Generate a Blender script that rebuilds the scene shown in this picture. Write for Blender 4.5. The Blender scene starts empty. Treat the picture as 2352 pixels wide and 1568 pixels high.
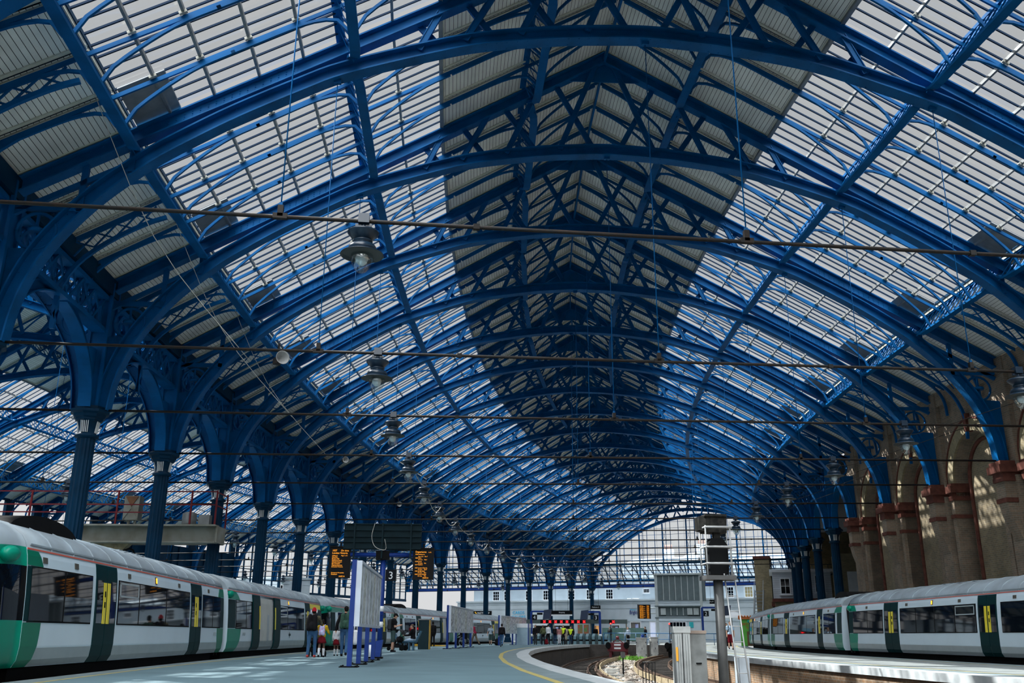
import bpy, math, random
from mathutils import Vector, Matrix
random.seed(7)
C = bpy.context.scene.collection
PI = math.pi
# ---------------------------------------------------------------- camera
SC = bpy.context.scene
EYE = 0.78
cam_d = bpy.data.cameras.new('camera'); cam_d.sensor_width = 36; cam_d.lens = 2123.07 / 2352 * 36
cam_d.clip_end = 900; cam_d.clip_start = .1
cam = bpy.data.objects.new('camera', cam_d); C.objects.link(cam)
_p, _r = 0.3078, -0.0059
_f = Vector((0, math.cos(_p), math.sin(_p))); _u = Vector((0, -math.sin(_p), math.cos(_p))); _e = Vector((1, 0, 0))
_R = _e * math.cos(_r) - _u * math.sin(_r); _U = _e * math.sin(_r) + _u * math.cos(_r)
cam.matrix_world = Matrix(((_R.x, _U.x, -_f.x, 0), (_R.y, _U.y, -_f.y, 0), (_R.z, _U.z, -_f.z, EYE), (0, 0, 0, 1)))
SC.camera = cam
SC.view_settings.view_transform = 'Standard'; SC.view_settings.look = 'None'
SC.view_settings.gamma = 1; SC.view_settings.use_curve_mapping = False
SC.view_settings.exposure = 0.0
# ---------------------------------------------------------------- sky and sun
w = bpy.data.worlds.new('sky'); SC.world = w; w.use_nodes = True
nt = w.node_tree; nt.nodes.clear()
def N(t, tree=None, **kw):
    n = (tree or nt).nodes.new(t)
    for k, v in kw.items(): setattr(n, k, v)
    return n
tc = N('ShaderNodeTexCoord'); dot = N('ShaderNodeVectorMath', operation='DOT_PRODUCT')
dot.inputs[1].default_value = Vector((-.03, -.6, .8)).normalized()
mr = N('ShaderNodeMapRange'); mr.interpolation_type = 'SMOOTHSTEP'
for i, v in zip((1, 2, 3, 4), (.55, .95, .0, 9.0)): mr.inputs[i].default_value = v  # bright lobe added to the sky above and behind the camera, as unseen fill
sx = N('ShaderNodeSeparateXYZ'); m2 = N('ShaderNodeMapRange'); m2.interpolation_type = 'SMOOTHSTEP'
for i, v in zip((1, 2, 3, 4), (.06, .38, .72, .53)): m2.inputs[i].default_value = v
noi = N('ShaderNodeTexNoise'); noi.inputs['Scale'].default_value = 3; noi.inputs['Detail'].default_value = 4
m3 = N('ShaderNodeMapRange')
for i, v in zip((1, 2, 3, 4), (.3, .7, .97, 1.03)): m3.inputs[i].default_value = v
ad = N('ShaderNodeMath', operation='ADD'); mu = N('ShaderNodeMath', operation='MULTIPLY')
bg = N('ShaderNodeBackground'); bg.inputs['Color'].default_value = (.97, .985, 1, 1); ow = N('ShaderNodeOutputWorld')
low = N('ShaderNodeMapRange'); low.interpolation_type = 'SMOOTHSTEP'
for i, v in zip((1, 2, 3, 4), (-.06, .0, .12, 1)): low.inputs[i].default_value = v
m4 = N('ShaderNodeMath', operation='MULTIPLY')
bk = N('ShaderNodeMapRange'); bk.interpolation_type = 'SMOOTHSTEP'; m5 = N('ShaderNodeMath', operation='MULTIPLY')
for i, v in zip((1, 2, 3, 4), (-.4, .15, .25, 1)): bk.inputs[i].default_value = v
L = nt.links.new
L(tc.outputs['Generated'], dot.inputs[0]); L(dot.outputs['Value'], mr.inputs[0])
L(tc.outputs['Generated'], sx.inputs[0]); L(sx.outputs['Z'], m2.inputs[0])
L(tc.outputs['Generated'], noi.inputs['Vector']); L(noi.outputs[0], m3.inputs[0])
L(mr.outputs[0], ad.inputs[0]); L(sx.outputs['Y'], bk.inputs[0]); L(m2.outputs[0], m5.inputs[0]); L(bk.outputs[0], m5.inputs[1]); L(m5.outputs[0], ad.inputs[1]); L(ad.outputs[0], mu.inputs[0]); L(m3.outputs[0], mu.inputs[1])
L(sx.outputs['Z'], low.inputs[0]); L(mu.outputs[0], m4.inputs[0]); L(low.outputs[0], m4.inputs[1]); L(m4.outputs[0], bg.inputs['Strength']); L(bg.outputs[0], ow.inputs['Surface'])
sd = bpy.data.lights.new('sun', 'SUN'); sd.energy = 13.0; sd.angle = .012; sd.color = (1, .97, .92)
so = bpy.data.objects.new('sun', sd); C.objects.link(so)
so.rotation_euler = Vector((-.62, .35, .70)).to_track_quat('Z', 'Y').to_euler(); so.location = (-60, 60, 60)
# ---------------------------------------------------------------- materials
def mat(name, col, rough=.5, metal=0, var=.25, scale=3, spec=.5, emit=0, bump=0, bscale=40, dirt=None):
    m = bpy.data.materials.new(name); m.use_nodes = True; t = m.node_tree; b = t.nodes['Principled BSDF']
    b.inputs['Base Color'].default_value = (*col, 1); b.inputs['Roughness'].default_value = rough
    b.inputs['Metallic'].default_value = metal; b.inputs['Specular IOR Level'].default_value = spec
    if emit:
        b.inputs['Emission Color'].default_value = (*col, 1); b.inputs['Emission Strength'].default_value = emit
    if var:
        g = N('ShaderNodeNewGeometry', t); n = N('ShaderNodeTexNoise', t); n.inputs['Scale'].default_value = scale; n.inputs['Detail'].default_value = 5
        mx = N('ShaderNodeMix', t, data_type='RGBA'); d = dirt or tuple(c * (1 - var) for c in col)
        mx.inputs[6].default_value = (*col, 1); mx.inputs[7].default_value = (*d, 1)
        r = N('ShaderNodeMapRange', t); r.inputs[1].default_value = .38; r.inputs[2].default_value = .68
        t.links.new(g.outputs['Position'], n.inputs['Vector']); t.links.new(n.outputs[0], r.inputs[0])
        t.links.new(r.outputs[0], mx.inputs[0]); t.links.new(mx.outputs[2], b.inputs['Base Color'])
    if bump:
        g = N('ShaderNodeNewGeometry', t); n = N('ShaderNodeTexNoise', t); n.inputs['Scale'].default_value = bscale
        bp = N('ShaderNodeBump', t); bp.inputs['Strength'].default_value = bump; bp.inputs['Distance'].default_value = .02
        t.links.new(g.outputs['Position'], n.inputs['Vector']); t.links.new(n.outputs[0], bp.inputs['Height']); t.links.new(bp.outputs[0], b.inputs['Normal'])
    return m
def glass_mat(name, tint=(.93, .95, .96), fac=.07, rough=.08):
    m = bpy.data.materials.new(name); m.use_nodes = True; t = m.node_tree; t.nodes.remove(t.nodes['Principled BSDF'])
    o = t.nodes['Material Output']; tr = N('ShaderNodeBsdfTransparent', t); gl = N('ShaderNodeBsdfGlossy', t); mx = N('ShaderNodeMixShader', t)
    tr.inputs[0].default_value = (*tint, 1); gl.inputs['Roughness'].default_value = rough; mx.inputs[0].default_value = fac
    t.links.new(tr.outputs[0], mx.inputs[1]); t.links.new(gl.outputs[0], mx.inputs[2]); t.links.new(mx.outputs[0], o.inputs[0])
    return m
def stripe_mat(name, base, line, pitch, lw=.06, rough=.6, var=(.8, 1.0)):
    """boards: dark joints at every `pitch` of UV x, each board a little different"""
    m = bpy.data.materials.new(name); m.use_nodes = True; t = m.node_tree; b = t.nodes['Principled BSDF']; b.inputs['Roughness'].default_value = rough
    uv = N('ShaderNodeUVMap', t); s = N('ShaderNodeSeparateXYZ', t); d = N('ShaderNodeMath', t, operation='DIVIDE'); d.inputs[1].default_value = pitch
    fr = N('ShaderNodeMath', t, operation='FRACT'); lt = N('ShaderNodeMath', t, operation='LESS_THAN'); lt.inputs[1].default_value = lw
    fl = N('ShaderNodeMath', t, operation='FLOOR'); wn = N('ShaderNodeTexWhiteNoise', t, noise_dimensions='1D')
    r = N('ShaderNodeMapRange', t); r.inputs[3].default_value = var[0]; r.inputs[4].default_value = var[1]
    g = N('ShaderNodeNewGeometry', t); n = N('ShaderNodeTexNoise', t); n.inputs['Scale'].default_value = .9; n.inputs['Detail'].default_value = 6
    r2 = N('ShaderNodeMapRange', t); r2.inputs[1].default_value = .3; r2.inputs[2].default_value = .75; r2.inputs[3].default_value = 1.05; r2.inputs[4].default_value = .8
    mul = N('ShaderNodeMath', t, operation='MULTIPLY'); vm = N('ShaderNodeVectorMath', t, operation='SCALE'); vm.inputs[0].default_value = base
    mx = N('ShaderNodeMix', t, data_type='RGBA'); mx.inputs[7].default_value = (*line, 1)
    K = t.links.new
    K(uv.outputs[0], s.inputs[0]); K(s.outputs[0], d.inputs[0]); K(d.outputs[0], fr.inputs[0]); K(fr.outputs[0], lt.inputs[0])
    K(d.outputs[0], fl.inputs[0]); K(fl.outputs[0], wn.inputs['W']); K(wn.outputs['Value'], r.inputs[0])
    K(g.outputs['Position'], n.inputs['Vector']); K(n.outputs[0], r2.inputs[0]); K(r.outputs[0], mul.inputs[0]); K(r2.outputs[0], mul.inputs[1])
    K(mul.outputs[0], vm.inputs['Scale']); K(vm.outputs[0], mx.inputs[6]); K(lt.outputs[0], mx.inputs[0]); K(mx.outputs[2], b.inputs['Base Color'])
    return m
def brick_mat(name, c1, c2, mortar, sc=1.0, dirt=.6):
    m = bpy.data.materials.new(name); m.use_nodes = True; t = m.node_tree; b = t.nodes['Principled BSDF']; b.inputs['Roughness'].default_value = .85
    uv = N('ShaderNodeUVMap', t); br = N('ShaderNodeTexBrick', t)
    br.inputs['Color1'].default_value = (*c1, 1); br.inputs['Color2'].default_value = (*c2, 1); br.inputs['Mortar'].default_value = (*mortar, 1)
    br.inputs['Scale'].default_value = 1; br.inputs['Brick Width'].default_value = .24 * sc; br.inputs['Row Height'].default_value = .085 * sc; br.inputs['Mortar Size'].default_value = .009 * sc
    n = N('ShaderNodeTexNoise', t); n.inputs['Scale'].default_value = 1.1; n.inputs['Detail'].default_value = 7; n.inputs['Roughness'].default_value = .7; g = N('ShaderNodeNewGeometry', t)
    r = N('ShaderNodeMapRange', t); r.inputs[1].default_value = .3; r.inputs[2].default_value = .7; r.inputs[3].default_value = dirt; r.inputs[4].default_value = 1.15
    mx = N('ShaderNodeVectorMath', t, operation='SCALE'); bp = N('ShaderNodeBump', t); bp.inputs['Strength'].default_value = .5; bp.inputs['Distance'].default_value = .02; bp.invert = True
    K = t.links.new
    K(uv.outputs[0], br.inputs['Vector']); K(g.outputs['Position'], n.inputs['Vector']); K(n.outputs[0], r.inputs[0])
    K(br.outputs['Color'], mx.inputs[0]); K(r.outputs[0], mx.inputs['Scale']); K(mx.outputs[0], b.inputs['Base Color'])
    K(br.outputs['Fac'], bp.inputs['Height']); K(bp.outputs[0], b.inputs['Normal'])
    return m
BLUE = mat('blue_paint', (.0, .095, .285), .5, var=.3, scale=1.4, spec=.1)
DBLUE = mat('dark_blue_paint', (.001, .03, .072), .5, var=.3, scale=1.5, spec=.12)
RBLUE = mat('royal_blue_paint', (.006, .045, .25), .45, var=.15, spec=.3)
BARM = mat('glazing_bar_metal', (.004, .018, .045), .6, var=0, spec=.1)
SILV = mat('silver_aluminium', (.24, .255, .26), .45, metal=.3, var=.25)
CREAM = mat('cream_painted_metal', (.42, .42, .36), .5, var=.25)
IRON = mat('dark_rusty_iron', (.012, .013, .014), .6, var=.5, scale=6, spec=.2, dirt=(.024, .015, .01))
BLACK = mat('black_paint', (.006, .007, .008), .6, var=0, spec=.06)
WHITE = mat('white_paint', (.72, .76, .8), .5, var=.1)
FAC = mat('white_render_wall', (.50, .58, .64), .8, var=.12, scale=.7, spec=.2)
BOARD = stripe_mat('white_boarding', (.84, .84, .79), (.03, .035, .035), .125, .11, var=(.9, 1.0))
ROOFG = glass_mat('roof_glass'); CLEAR = glass_mat('clear_glass', (.96, .98, .98), .06, .02)
GLOBE = glass_mat('lamp_globe_glass', (.80, .88, .9), .22, .12)
GLOBE_IN = mat('frosted_lamp_inside', (.75, .82, .85), .4, var=0)
TMPS = bpy.data.scenes.new('workbench')
def baked(o):
    TMPS.collection.objects.link(o); vl = TMPS.view_layers[0]; vl.update(); dg = vl.depsgraph
    me = bpy.data.meshes.new_from_object(o.evaluated_get(dg)); return me
# ---------------------------------------------------------------- mesh builder
class MB:
    def __init__(s): s.v = []; s.f = []; s.m = []; s.uv = {}; s.sm = []
    def face(s, idx, mi=0, uv=None, smooth=False):
        if uv: s.uv[len(s.f)] = uv
        s.f.append(tuple(idx)); s.m.append(mi); s.sm.append(smooth)
    def quad(s, a, b, c, d, mi=0, uv=None):
        n = len(s.v); s.v += [tuple(a), tuple(b), tuple(c), tuple(d)]; s.face((n, n + 1, n + 2, n + 3), mi, uv)
    def hexa(s, p, mi=0):      # 8 corners: bottom 4 ccw, top 4 ccw
        n = len(s.v); s.v += [tuple(q) for q in p]
        for f in ((3, 2, 1, 0), (4, 5, 6, 7), (0, 1, 5, 4), (1, 2, 6, 5), (2, 3, 7, 6), (3, 0, 4, 7)): s.face([n + i for i in f], mi)
    def box(s, c, d, mi=0, rz=0):
        x, y, z = d[0] / 2, d[1] / 2, d[2] / 2; co, si = math.cos(rz), math.sin(rz); P = []
        for zz in (-z, z):
            for a, b in ((-x, -y), (x, -y), (x, y), (-x, y)): P.append((c[0] + a * co - b * si, c[1] + a * si + b * co, c[2] + zz))
        s.hexa(P, mi)
    def beam(s, a, b, w, h, mi=0, up=(0, 0, 1)):
        a, b = Vector(a), Vector(b); d = (b - a).normalized(); up = Vector(up); x = d.cross(up)
        if x.length < 1e-4: x = d.cross(Vector((1, 0, 0)))
        x.normalize(); u = x.cross(d).normalized(); x = x * (w / 2); u = u * (h / 2)
        s.hexa([a - x - u, a + x - u, b + x - u, b - x - u, a - x + u, a + x + u, b + x + u, b - x + u], mi)
    def sweep(s, path, prof, up=(0, 0, 1), mi=0, closed=True, smooth=False, caps=True, side=None):
        """prof points (across, up) swept along path; `side` fixes the across direction"""
        path = [Vector(p) for p in path]; n0 = len(s.v); m = len(prof)
        for i, p in enumerate(path):
            d = (path[min(i + 1, len(path) - 1)] - path[max(i - 1, 0)]).normalized()
            if side is not None: x = Vector(side); u = d.cross(x).normalized(); u = u if u.z >= 0 or abs(u.z) < 1e-6 else -u
            else:
                x = d.cross(Vector(up))
                if x.length < 1e-4: x = d.cross(Vector((1, .3, 0)))
                x.normalize(); u = x.cross(d)
            k = 1
            if 0 < i < len(path) - 1:
                d1 = (path[i + 1] - p).normalized(); k = 1 / max(.5, d.dot(d1))
            for a, b in prof: s.v.append(tuple(p + x * a + u * b * k))
        for i in range(len(path) - 1):
            for j in range(m if closed else m - 1):
                j2 = (j + 1) % m; s.face((n0 + i * m + j, n0 + i * m + j2, n0 + (i + 1) * m + j2, n0 + (i + 1) * m + j), mi, smooth=smooth)
        if caps and closed:
            s.face([n0 + j for j in range(m)][::-1], mi); e = n0 + (len(path) - 1) * m; s.face([e + j for j in range(m)], mi)
    def tube(s, path, r, n=8, mi=0, up=(0, 0, 1)):
        s.sweep(path, [(r * math.cos(2 * PI * i / n), r * math.sin(2 * PI * i / n)) for i in range(n)], up, mi, smooth=True)
    def lathe(s, prof, c=(0, 0, 0), n=20, mi=0, smooth=True, star=0):
        n0 = len(s.v)
        for r, z in prof:
            for i in range(n):
                a = 2 * PI * i / n; rr = r * (1 - (star if i % 2 else 0)); s.v.append((c[0] + rr * math.cos(a), c[1] + rr * math.sin(a), c[2] + z))
        for j in range(len(prof) - 1):
            for i in range(n):
                i2 = (i + 1) % n; s.face((n0 + j * n + i, n0 + j * n + i2, n0 + (j + 1) * n + i2, n0 + (j + 1) * n + i), mi, smooth=smooth)
        if prof[0][0] > 1e-4: s.face([n0 + i for i in range(n)][::-1], mi)
        if prof[-1][0] > 1e-4: e = n0 + (len(prof) - 1) * n; s.face([e + i for i in range(n)], mi)
    def prism(s, poly, a, b, mi=0):
        """poly: list of 3-d points, extruded by vector b-a"""
        d = Vector(b) - Vector(a); n = len(poly); n0 = len(s.v)
        s.v += [tuple(Vector(p)) for p in poly] + [tuple(Vector(p) + d) for p in poly]
        s.face(list(range(n0, n0 + n))[::-1], mi); s.face(list(range(n0 + n, n0 + 2 * n)), mi)
        for i in range(n): j = (i + 1) % n; s.face((n0 + i, n0 + j, n0 + n + j, n0 + n + i), mi)
    def ball(s, c, r, mi=0, nu=12, nv=8):
        r = (r, r, r) if not hasattr(r, '__len__') else r; n0 = len(s.v)
        for j in range(nv + 1):
            b = PI * j / nv
            for i in range(nu):
                a = 2 * PI * i / nu; s.v.append((c[0] + r[0] * math.sin(b) * math.cos(a), c[1] + r[1] * math.sin(b) * math.sin(a), c[2] - r[2] * math.cos(b)))
        for j in range(nv):
            for i in range(nu):
                i2 = (i + 1) % nu; s.face((n0 + j * nu + i, n0 + j * nu + i2, n0 + (j + 1) * nu + i2, n0 + (j + 1) * nu + i), mi, smooth=True)
    def rivet(s, p, nrm, r=.028):
        p, nrm = Vector(p), Vector(nrm); t = nrm.orthogonal().normalized() * r; q = nrm.cross(t); n = len(s.v)
        s.v += [tuple(p + t), tuple(p + q), tuple(p - t), tuple(p - q), tuple(p + nrm * r * .8)]
        for i in range(4): s.face((n + i, n + (i + 1) % 4, n + 4))
    def mesh(s, name, mats, org=(0, 0, 0), autouv=False):
        me = bpy.data.meshes.new(name); o = Vector(org)
        me.from_pydata([tuple(Vector(p) - o) for p in s.v], [], s.f)
        for m in (mats if isinstance(mats, (list, tuple)) else [mats]): me.materials.append(m)
        me.polygons.foreach_set('material_index', s.m); me.polygons.foreach_set('use_smooth', s.sm)
        if s.uv or autouv:
            ul = me.uv_layers.new(name='UVMap').data
            for p in me.polygons:
                uv = s.uv.get(p.index)
                for q, li in enumerate(p.loop_indices):
                    if uv: ul[li].uv = uv[q]
                    else:
                        v = me.vertices[me.loops[li].vertex_index].co; nn = p.normal
                        if abs(nn.z) > .75: ul[li].uv = (v.x, v.y)
                        else:
                            h = Vector((-nn.y, nn.x)); h = h.normalized() if h.length > 1e-5 else Vector((1, 0)); ul[li].uv = (v.x * h.x + v.y * h.y, v.z)
        me.validate(clean_customdata=False); me.update()
        return me
    def build(s, name, mats, parent=None, org=(0, 0, 0), loc=None, rz=None, autouv=False):
        o = bpy.data.objects.new(name, s.mesh(name, mats, org, autouv)); C.objects.link(o)
        if parent: o.parent = parent
        else: o.location = org
        if loc is not None: o.location = loc
        if rz is not None: o.rotation_euler = (0, 0, rz)
        return o
def tag(o, label=None, cat=None, group=None, kind=None):
    for k, v in (('label', label), ('category', cat), ('group', group), ('kind', kind)):
        if v: o[k] = v
    return o
def thing(name, label, cat, loc=(0, 0, 0), rz=0, group=None):
    o = bpy.data.objects.new(name, None); C.objects.link(o); o.empty_display_size = .3
    o.location = loc; o.rotation_euler = (0, 0, rz); return tag(o, label, cat, group)
def part(name, me, parent, loc=(0, 0, 0), rot=(0, 0, 0)):
    o = bpy.data.objects.new(name, me); C.objects.link(o); o.parent = parent; o.location = loc; o.rotation_euler = rot; return o
def dup(root, loc, rz, label=None, group=None):
    def cp(o, parent):
        c = o.copy(); C.objects.link(c)
        if parent: c.parent = parent
        for ch in list(o.children): cp(ch, c)
        return c
    r = cp(root, None); r.location = loc; r.rotation_euler = (0, 0, rz)
    if label: r['label'] = label
    if group: r['group'] = group
    return r
# ---------------------------------------------------------------- the curve the shed follows
S = 6.8334
FRM = {}
def _frames():
    p = dict(x0=3.8408, y0=23.1195, th0=-.0802, k1=.0312, k2=.0002)
    th = lambda k: p['th0'] + p['k1'] * k + p['k2'] * k * k
    x, y = p['x0'], p['y0']; FRM[0] = (x, y, th(0))
    for k in range(0, 26):
        t = th(k + .5); x += S * math.sin(t); y += S * math.cos(t); FRM[k + 1] = (x, y, th(k + 1))
    x, y = p['x0'], p['y0']
    for k in range(0, -15, -1):
        t = th(k - .5); x -= S * math.sin(t); y -= S * math.cos(t); FRM[k - 1] = (x, y, th(k - 1))
_frames()
def FK(k):
    i = math.floor(k); t = k - i; a = FRM[i]
    if t < 1e-9: return a
    b = FRM[i + 1]; return tuple(a[j] + (b[j] - a[j]) * t for j in range(3))
def M(k, w, z=0):
    x, y, th = FK(k); return Vector((x + w * math.cos(th), y - w * math.sin(th), z))
def RZ(k): return -FK(k)[2]
ORD = ['nearest', 'second', 'third', 'fourth', 'fifth', 'sixth', 'seventh', 'eighth', 'ninth', 'tenth', 'eleventh', 'twelfth', 'thirteenth', 'fourteenth', 'fifteenth', 'sixteenth', 'seventeenth', 'eighteenth', 'nineteenth', 'twentieth', 'twenty-first']
KMIN, KMAX = -1, 17
def nth(k): return ORD[k - KMIN]
# ================================================================ ROOF
def zr(w): return 21.22 - .573 * abs(w)
def IPROF(fw, h, ft=.05, wt=.035): return [(-fw/2, 0), (fw/2, 0), (fw/2, ft), (wt/2, ft), (wt/2, h-ft), (fw/2, h-ft), (fw/2, h), (-fw/2, h), (-fw/2, h-ft), (-wt/2, h-ft), (-wt/2, ft), (-fw/2, ft)]
ARCH = [(0, 17.34), (1.3, 17.28), (2.57, 17.17), (4.63, 16.86), (6.18, 16.44), (8.5, 15.64), (9.66, 15.06), (11.3, 14.13), (12.6, 13.28), (13.5, 12.62), (14.6, 11.6), (15.4, 10.6), (15.95, 9.65), (16.3, 8.6), (16.42, 7.6)]
def smooth(pts, n=4):
    out = []
    for i in range(len(pts) - 1):
        p0, p1, p2, p3 = (Vector(pts[max(0, min(len(pts) - 1, j))]) for j in (i - 1, i, i + 1, i + 2))
        for q in range(n):
            t = q / n; out.append(.5 * ((2 * p1) + (p2 - p0) * t + (2 * p0 - 5 * p1 + 4 * p2 - p3) * t * t + (3 * p1 - p0 - 3 * p2 + p3) * t ** 3))
    out.append(Vector(pts[-1])); return out
ARR = smooth([(-ARCH[1][0], ARCH[1][1])] + ARCH)[4:]
def arch_z(w):
    for a, b in zip(ARR, ARR[1:]):
        if a.x <= abs(w) <= b.x + 1e-6: return a.y + (b.y - a.y) * (abs(w) - a.x) / max(1e-6, b.x - a.x)
    return 7.6
# meshes of one truss, in its own frame (x across, y along the track, z up)
def truss_meshes():
    D = {}
    m = MB(); pr = IPROF(.36, .47)
    path = [(-17.05, 0, zr(17.05)), (-12, 0, zr(12)), (-6, 0, zr(6)), (0, 0, zr(0)), (6, 0, zr(6)), (12, 0, zr(12)), (17.05, 0, zr(17.05))]
    n0 = len(m.v)
    for p in path:
        for a, b in pr: m.v.append((p[0], a, p[2] + b))
    for i in range(len(path) - 1):
        for j in range(12): m.face((n0 + i*12 + j, n0 + (i+1)*12 + j, n0 + (i+1)*12 + (j+1) % 12, n0 + i*12 + (j+1) % 12))
    for s in (-1, 1):
        x = .4
        while x < 16.6:
            for sy in (-1, 1):
                for dz in (.085, .385): m.rivet((s*x, sy*.018, zr(x)+dz), (0, sy, 0))
                m.rivet((s*x, sy*.11, zr(x)), (0, 0, -1))
            x += .3
        for w0, w1 in ((9.9, 13.2),):
            for sy in (-1, 1):
                m.hexa([(s*w0, sy*.012, zr(w0)+.06), (s*w1, sy*.012, zr(w1)+.06), (s*w1, sy*.03, zr(w1)+.06), (s*w0, sy*.03, zr(w0)+.06), (s*w0, sy*.012, zr(w0)+.41), (s*w1, sy*.012, zr(w1)+.41), (s*w1, sy*.03, zr(w1)+.41), (s*w0, sy*.03, zr(w0)+.41)])
                x = w0 + .1
                while x < w1:
                    for dz in (.16, .24, .31): m.rivet((s*x, sy*.03, zr(x)+dz), (0, sy, 0))
                    x += .2
    m.prism([(-1.3, -.02, zr(1.3)-.02), (1.3, -.02, zr(1.3)-.02), (.5, -.02, zr(0)+.1), (-.5, -.02, zr(0)+.1)], (0, 0, 0), (0, .04, 0))
    D['rafter'] = m.mesh('rafter', BLUE)
    m = MB(); P = [(-p.x, 0, p.y) for p in ARR[::-1]] + [(p.x, 0, p.y) for p in ARR[1:]]
    m.sweep(P, IPROF(.42, .42, .045, .035), side=(0, 1, 0))
    acc = 0
    for a, b in zip(P, P[1:]):
        a, b = Vector(a), Vector(b); d = (b - a); l = d.length; d.normalize(); u = Vector((-d.z, 0, d.x)); t = .3 - acc
        while t < l:
            q = a + d * t
            for sy in (-1, 1):
                for h in (.08, .34): m.rivet(q + u*h + Vector((0, sy*.018, 0)), (0, sy, 0))
                m.rivet(q + Vector((0, sy*.14, 0)), -u)
            t += .3
        acc = (l - (t - .3)) if l > 0 else acc
    D['arch_rib'] = m.mesh('arch_rib', BLUE)
    ST = [(-.33, -1.72), (-1.83, -.45), (-2.59, -3.65), (-3.71, -2.56), (-4.31, -5.26), (-5.22, -4.4), (-5.98, -6.56), (-6.61, -5.96)]
    D['struts'] = []
    for i, (a, b) in enumerate(ST):
        for s in (1, -1):
            m = MB(); y = .075 if i % 2 else -.075
            p, q = Vector((s*a, y, zr(a)+.12)), Vector((s*b, y, arch_z(b)+.3))
            m.beam(p, q, .04, .17, up=(1, 0, 0)) if False else m.sweep([p, q], [(-.02, -.085), (.02, -.085), (.02, .085), (-.02, .085)], side=(0, 1, 0))
            d = (q - p).normalized(); u = Vector((d.z, 0, -d.x)) * .085
            for e in (1, -1): m.sweep([p + u*e, q + u*e], [(-.05, -.012), (.05, -.012), (.05, .012), (-.05, .012)], side=(0, 1, 0))
            D['struts'].append(m.mesh('web_strut', BLUE))
    D['spandrel'] = []
    for s in (1, -1):
        m = MB(); poly = [(s*(p.x + .06), -.02, p.y + .05) for p in ARR if p.y < 10.3] + [(s*17.05, -.02, 7.6), (s*17.05, -.02, 10.1)]
        m.prism(poly, (0, 0, 0), (0, .04, 0))
        for ww in (14.0, 15.15): m.box((s*ww, 0, (arch_z(ww)+.25+zr(ww)) / 2), (.16, .12, zr(ww)-arch_z(ww)-.2))
        m.beam((s*14.1, 0, 12.62), (s*16.9, 0, 11.05), .12, .14); m.beam((s*15.0, 0, 11.28), (s*16.9, 0, 11.28), .12, .16)
        ring = [(s*(16.15+.5*math.cos(2*PI*i/20)), 0, 10.62+.5*math.sin(2*PI*i/20)) for i in range(21)]
        m.tube(ring, .05, 6, up=(0, 1, 0)); m.lathe([(.2, -.06), (.22, 0), (.2, .06)], (s*16.15, 0, 10.62), 12)
        m.beam((s*16.15, 0, 10.12), (s*16.15, 0, 11.1), .06, .06)
        D['spandrel'].append(m.mesh('spandrel_bracing', BLUE))
    m = MB(); m.tube([(-16.9, 0, 7.62), (0, 0, 7.6), (16.5, 0, 7.62)], .04, 8)
    for ww in (-8.78, 0, 8.5): m.box((ww, 0, 7.62), (.26, .1, .1)); m.box((ww, 0, 7.72), (.1, .1, .22))
    for ww in (-5.2, 4.6, 12.4): m.box((ww, 0, 7.61), (.7, .05, .05)); m.box((ww, 0, 7.61), (.12, .1, .1))
    D['tie_rod'] = m.mesh('tie_rod', IRON)
    D['hangers'] = []
    for ww in (-8.78, 0, 8.5):
        m = MB(); m.tube([(ww, 0, 7.62), (ww, 0, arch_z(ww))], .014, 6); m.box((ww, 0, arch_z(ww)-.04), (.2, .12, .12)); m.box((ww, 0, 7.82), (.06, .06, .14))
        D['hangers'].append(m.mesh('hanger_rod', BLUE))
    return D
TM = truss_meshes()
def make_truss(k, off, label, group, lite=False):
    x, y, th = FK(k); p = M(k, off)
    t = thing('roof_truss', label, 'roof truss', p, -th, group)
    part('rafter', TM['rafter'], t); part('arch_rib', TM['arch_rib'], t)
    for me in TM['struts']: part('web_strut', me, t)
    for me in TM['spandrel']: part('spandrel_bracing', me, t)
    dz = .4 if k == -1 and off == 0 else 0
    part('tie_rod', TM['tie_rod'], t, (0, 0, dz))
    for me in TM['hangers']: part('hanger_rod', me, t, (0, 0, dz))
    return t
for k in range(KMIN, KMAX + 1):
    make_truss(k, 0, f'{nth(k)} riveted blue arched truss from the camera in the main roof', 'blue arched trusses of the main roof')
for k in range(-1, KMAX + 1):
    make_truss(k, -34, f'{nth(k)} blue arched truss of the farther roof on the left, beyond the columns', 'trusses of the left roof')
# ---- longitudinal lattice girders
def girder(k, off, wl, label, group):
    o = M(k + .5, off + wl, zr(wl)); t = thing('lattice_girder', label, 'girder', o, 0, group)
    P = lambda u, z, dw=0: M(k, off + wl + dw, z).lerp(M(k + 1, off + wl + dw, z), u)
    sg = 1 if wl > 0 else -1; dB, dT = -.5, .5      # set square to the roof slope
    wB, zB, wT, zt = -sg * .497 * -dB, zr(wl) + .868 * dB, sg * .497 * dT, zr(wl) + .868 * dT
    Q = lambda u, d, e=0: P(u, zr(wl) + .868 * d - sg * .497 * e * 0, sg * .497 * d + e)
    m = MB(); m.sweep([Q(0, dT), Q(1, dT)], [(-.13, -.05), (.13, -.05), (.13, .05), (-.13, .05)]); m.build('top_chord', BLUE, t, o)
    m = MB(); m.sweep([Q(.01, dB+.34), Q(.035, dB+.26), Q(.08, dB+.06), Q(.13, dB), Q(.5, dB), Q(.87, dB), Q(.92, dB+.06), Q(.965, dB+.26), Q(.99, dB+.34)], [(-.14, -.04), (.14, -.04), (.14, .04), (-.14, .04)]); m.build('bottom_chord', BLUE, t, o)
    m = MB(); n = 14
    for i in range(n):
        for dw in (-.06, .06):
            a, b = .04 + .92 * i / n, .04 + .92 * (i + 1) / n
            if dw < 0: a, b = b, a
            m.beam(Q(a, dB + .05, dw), Q(b, dT - .05, dw), .055, .02, up=P(0, 0) - P(0, 0, 1))
    m.build('lacing', BLUE, t, o)
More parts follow.
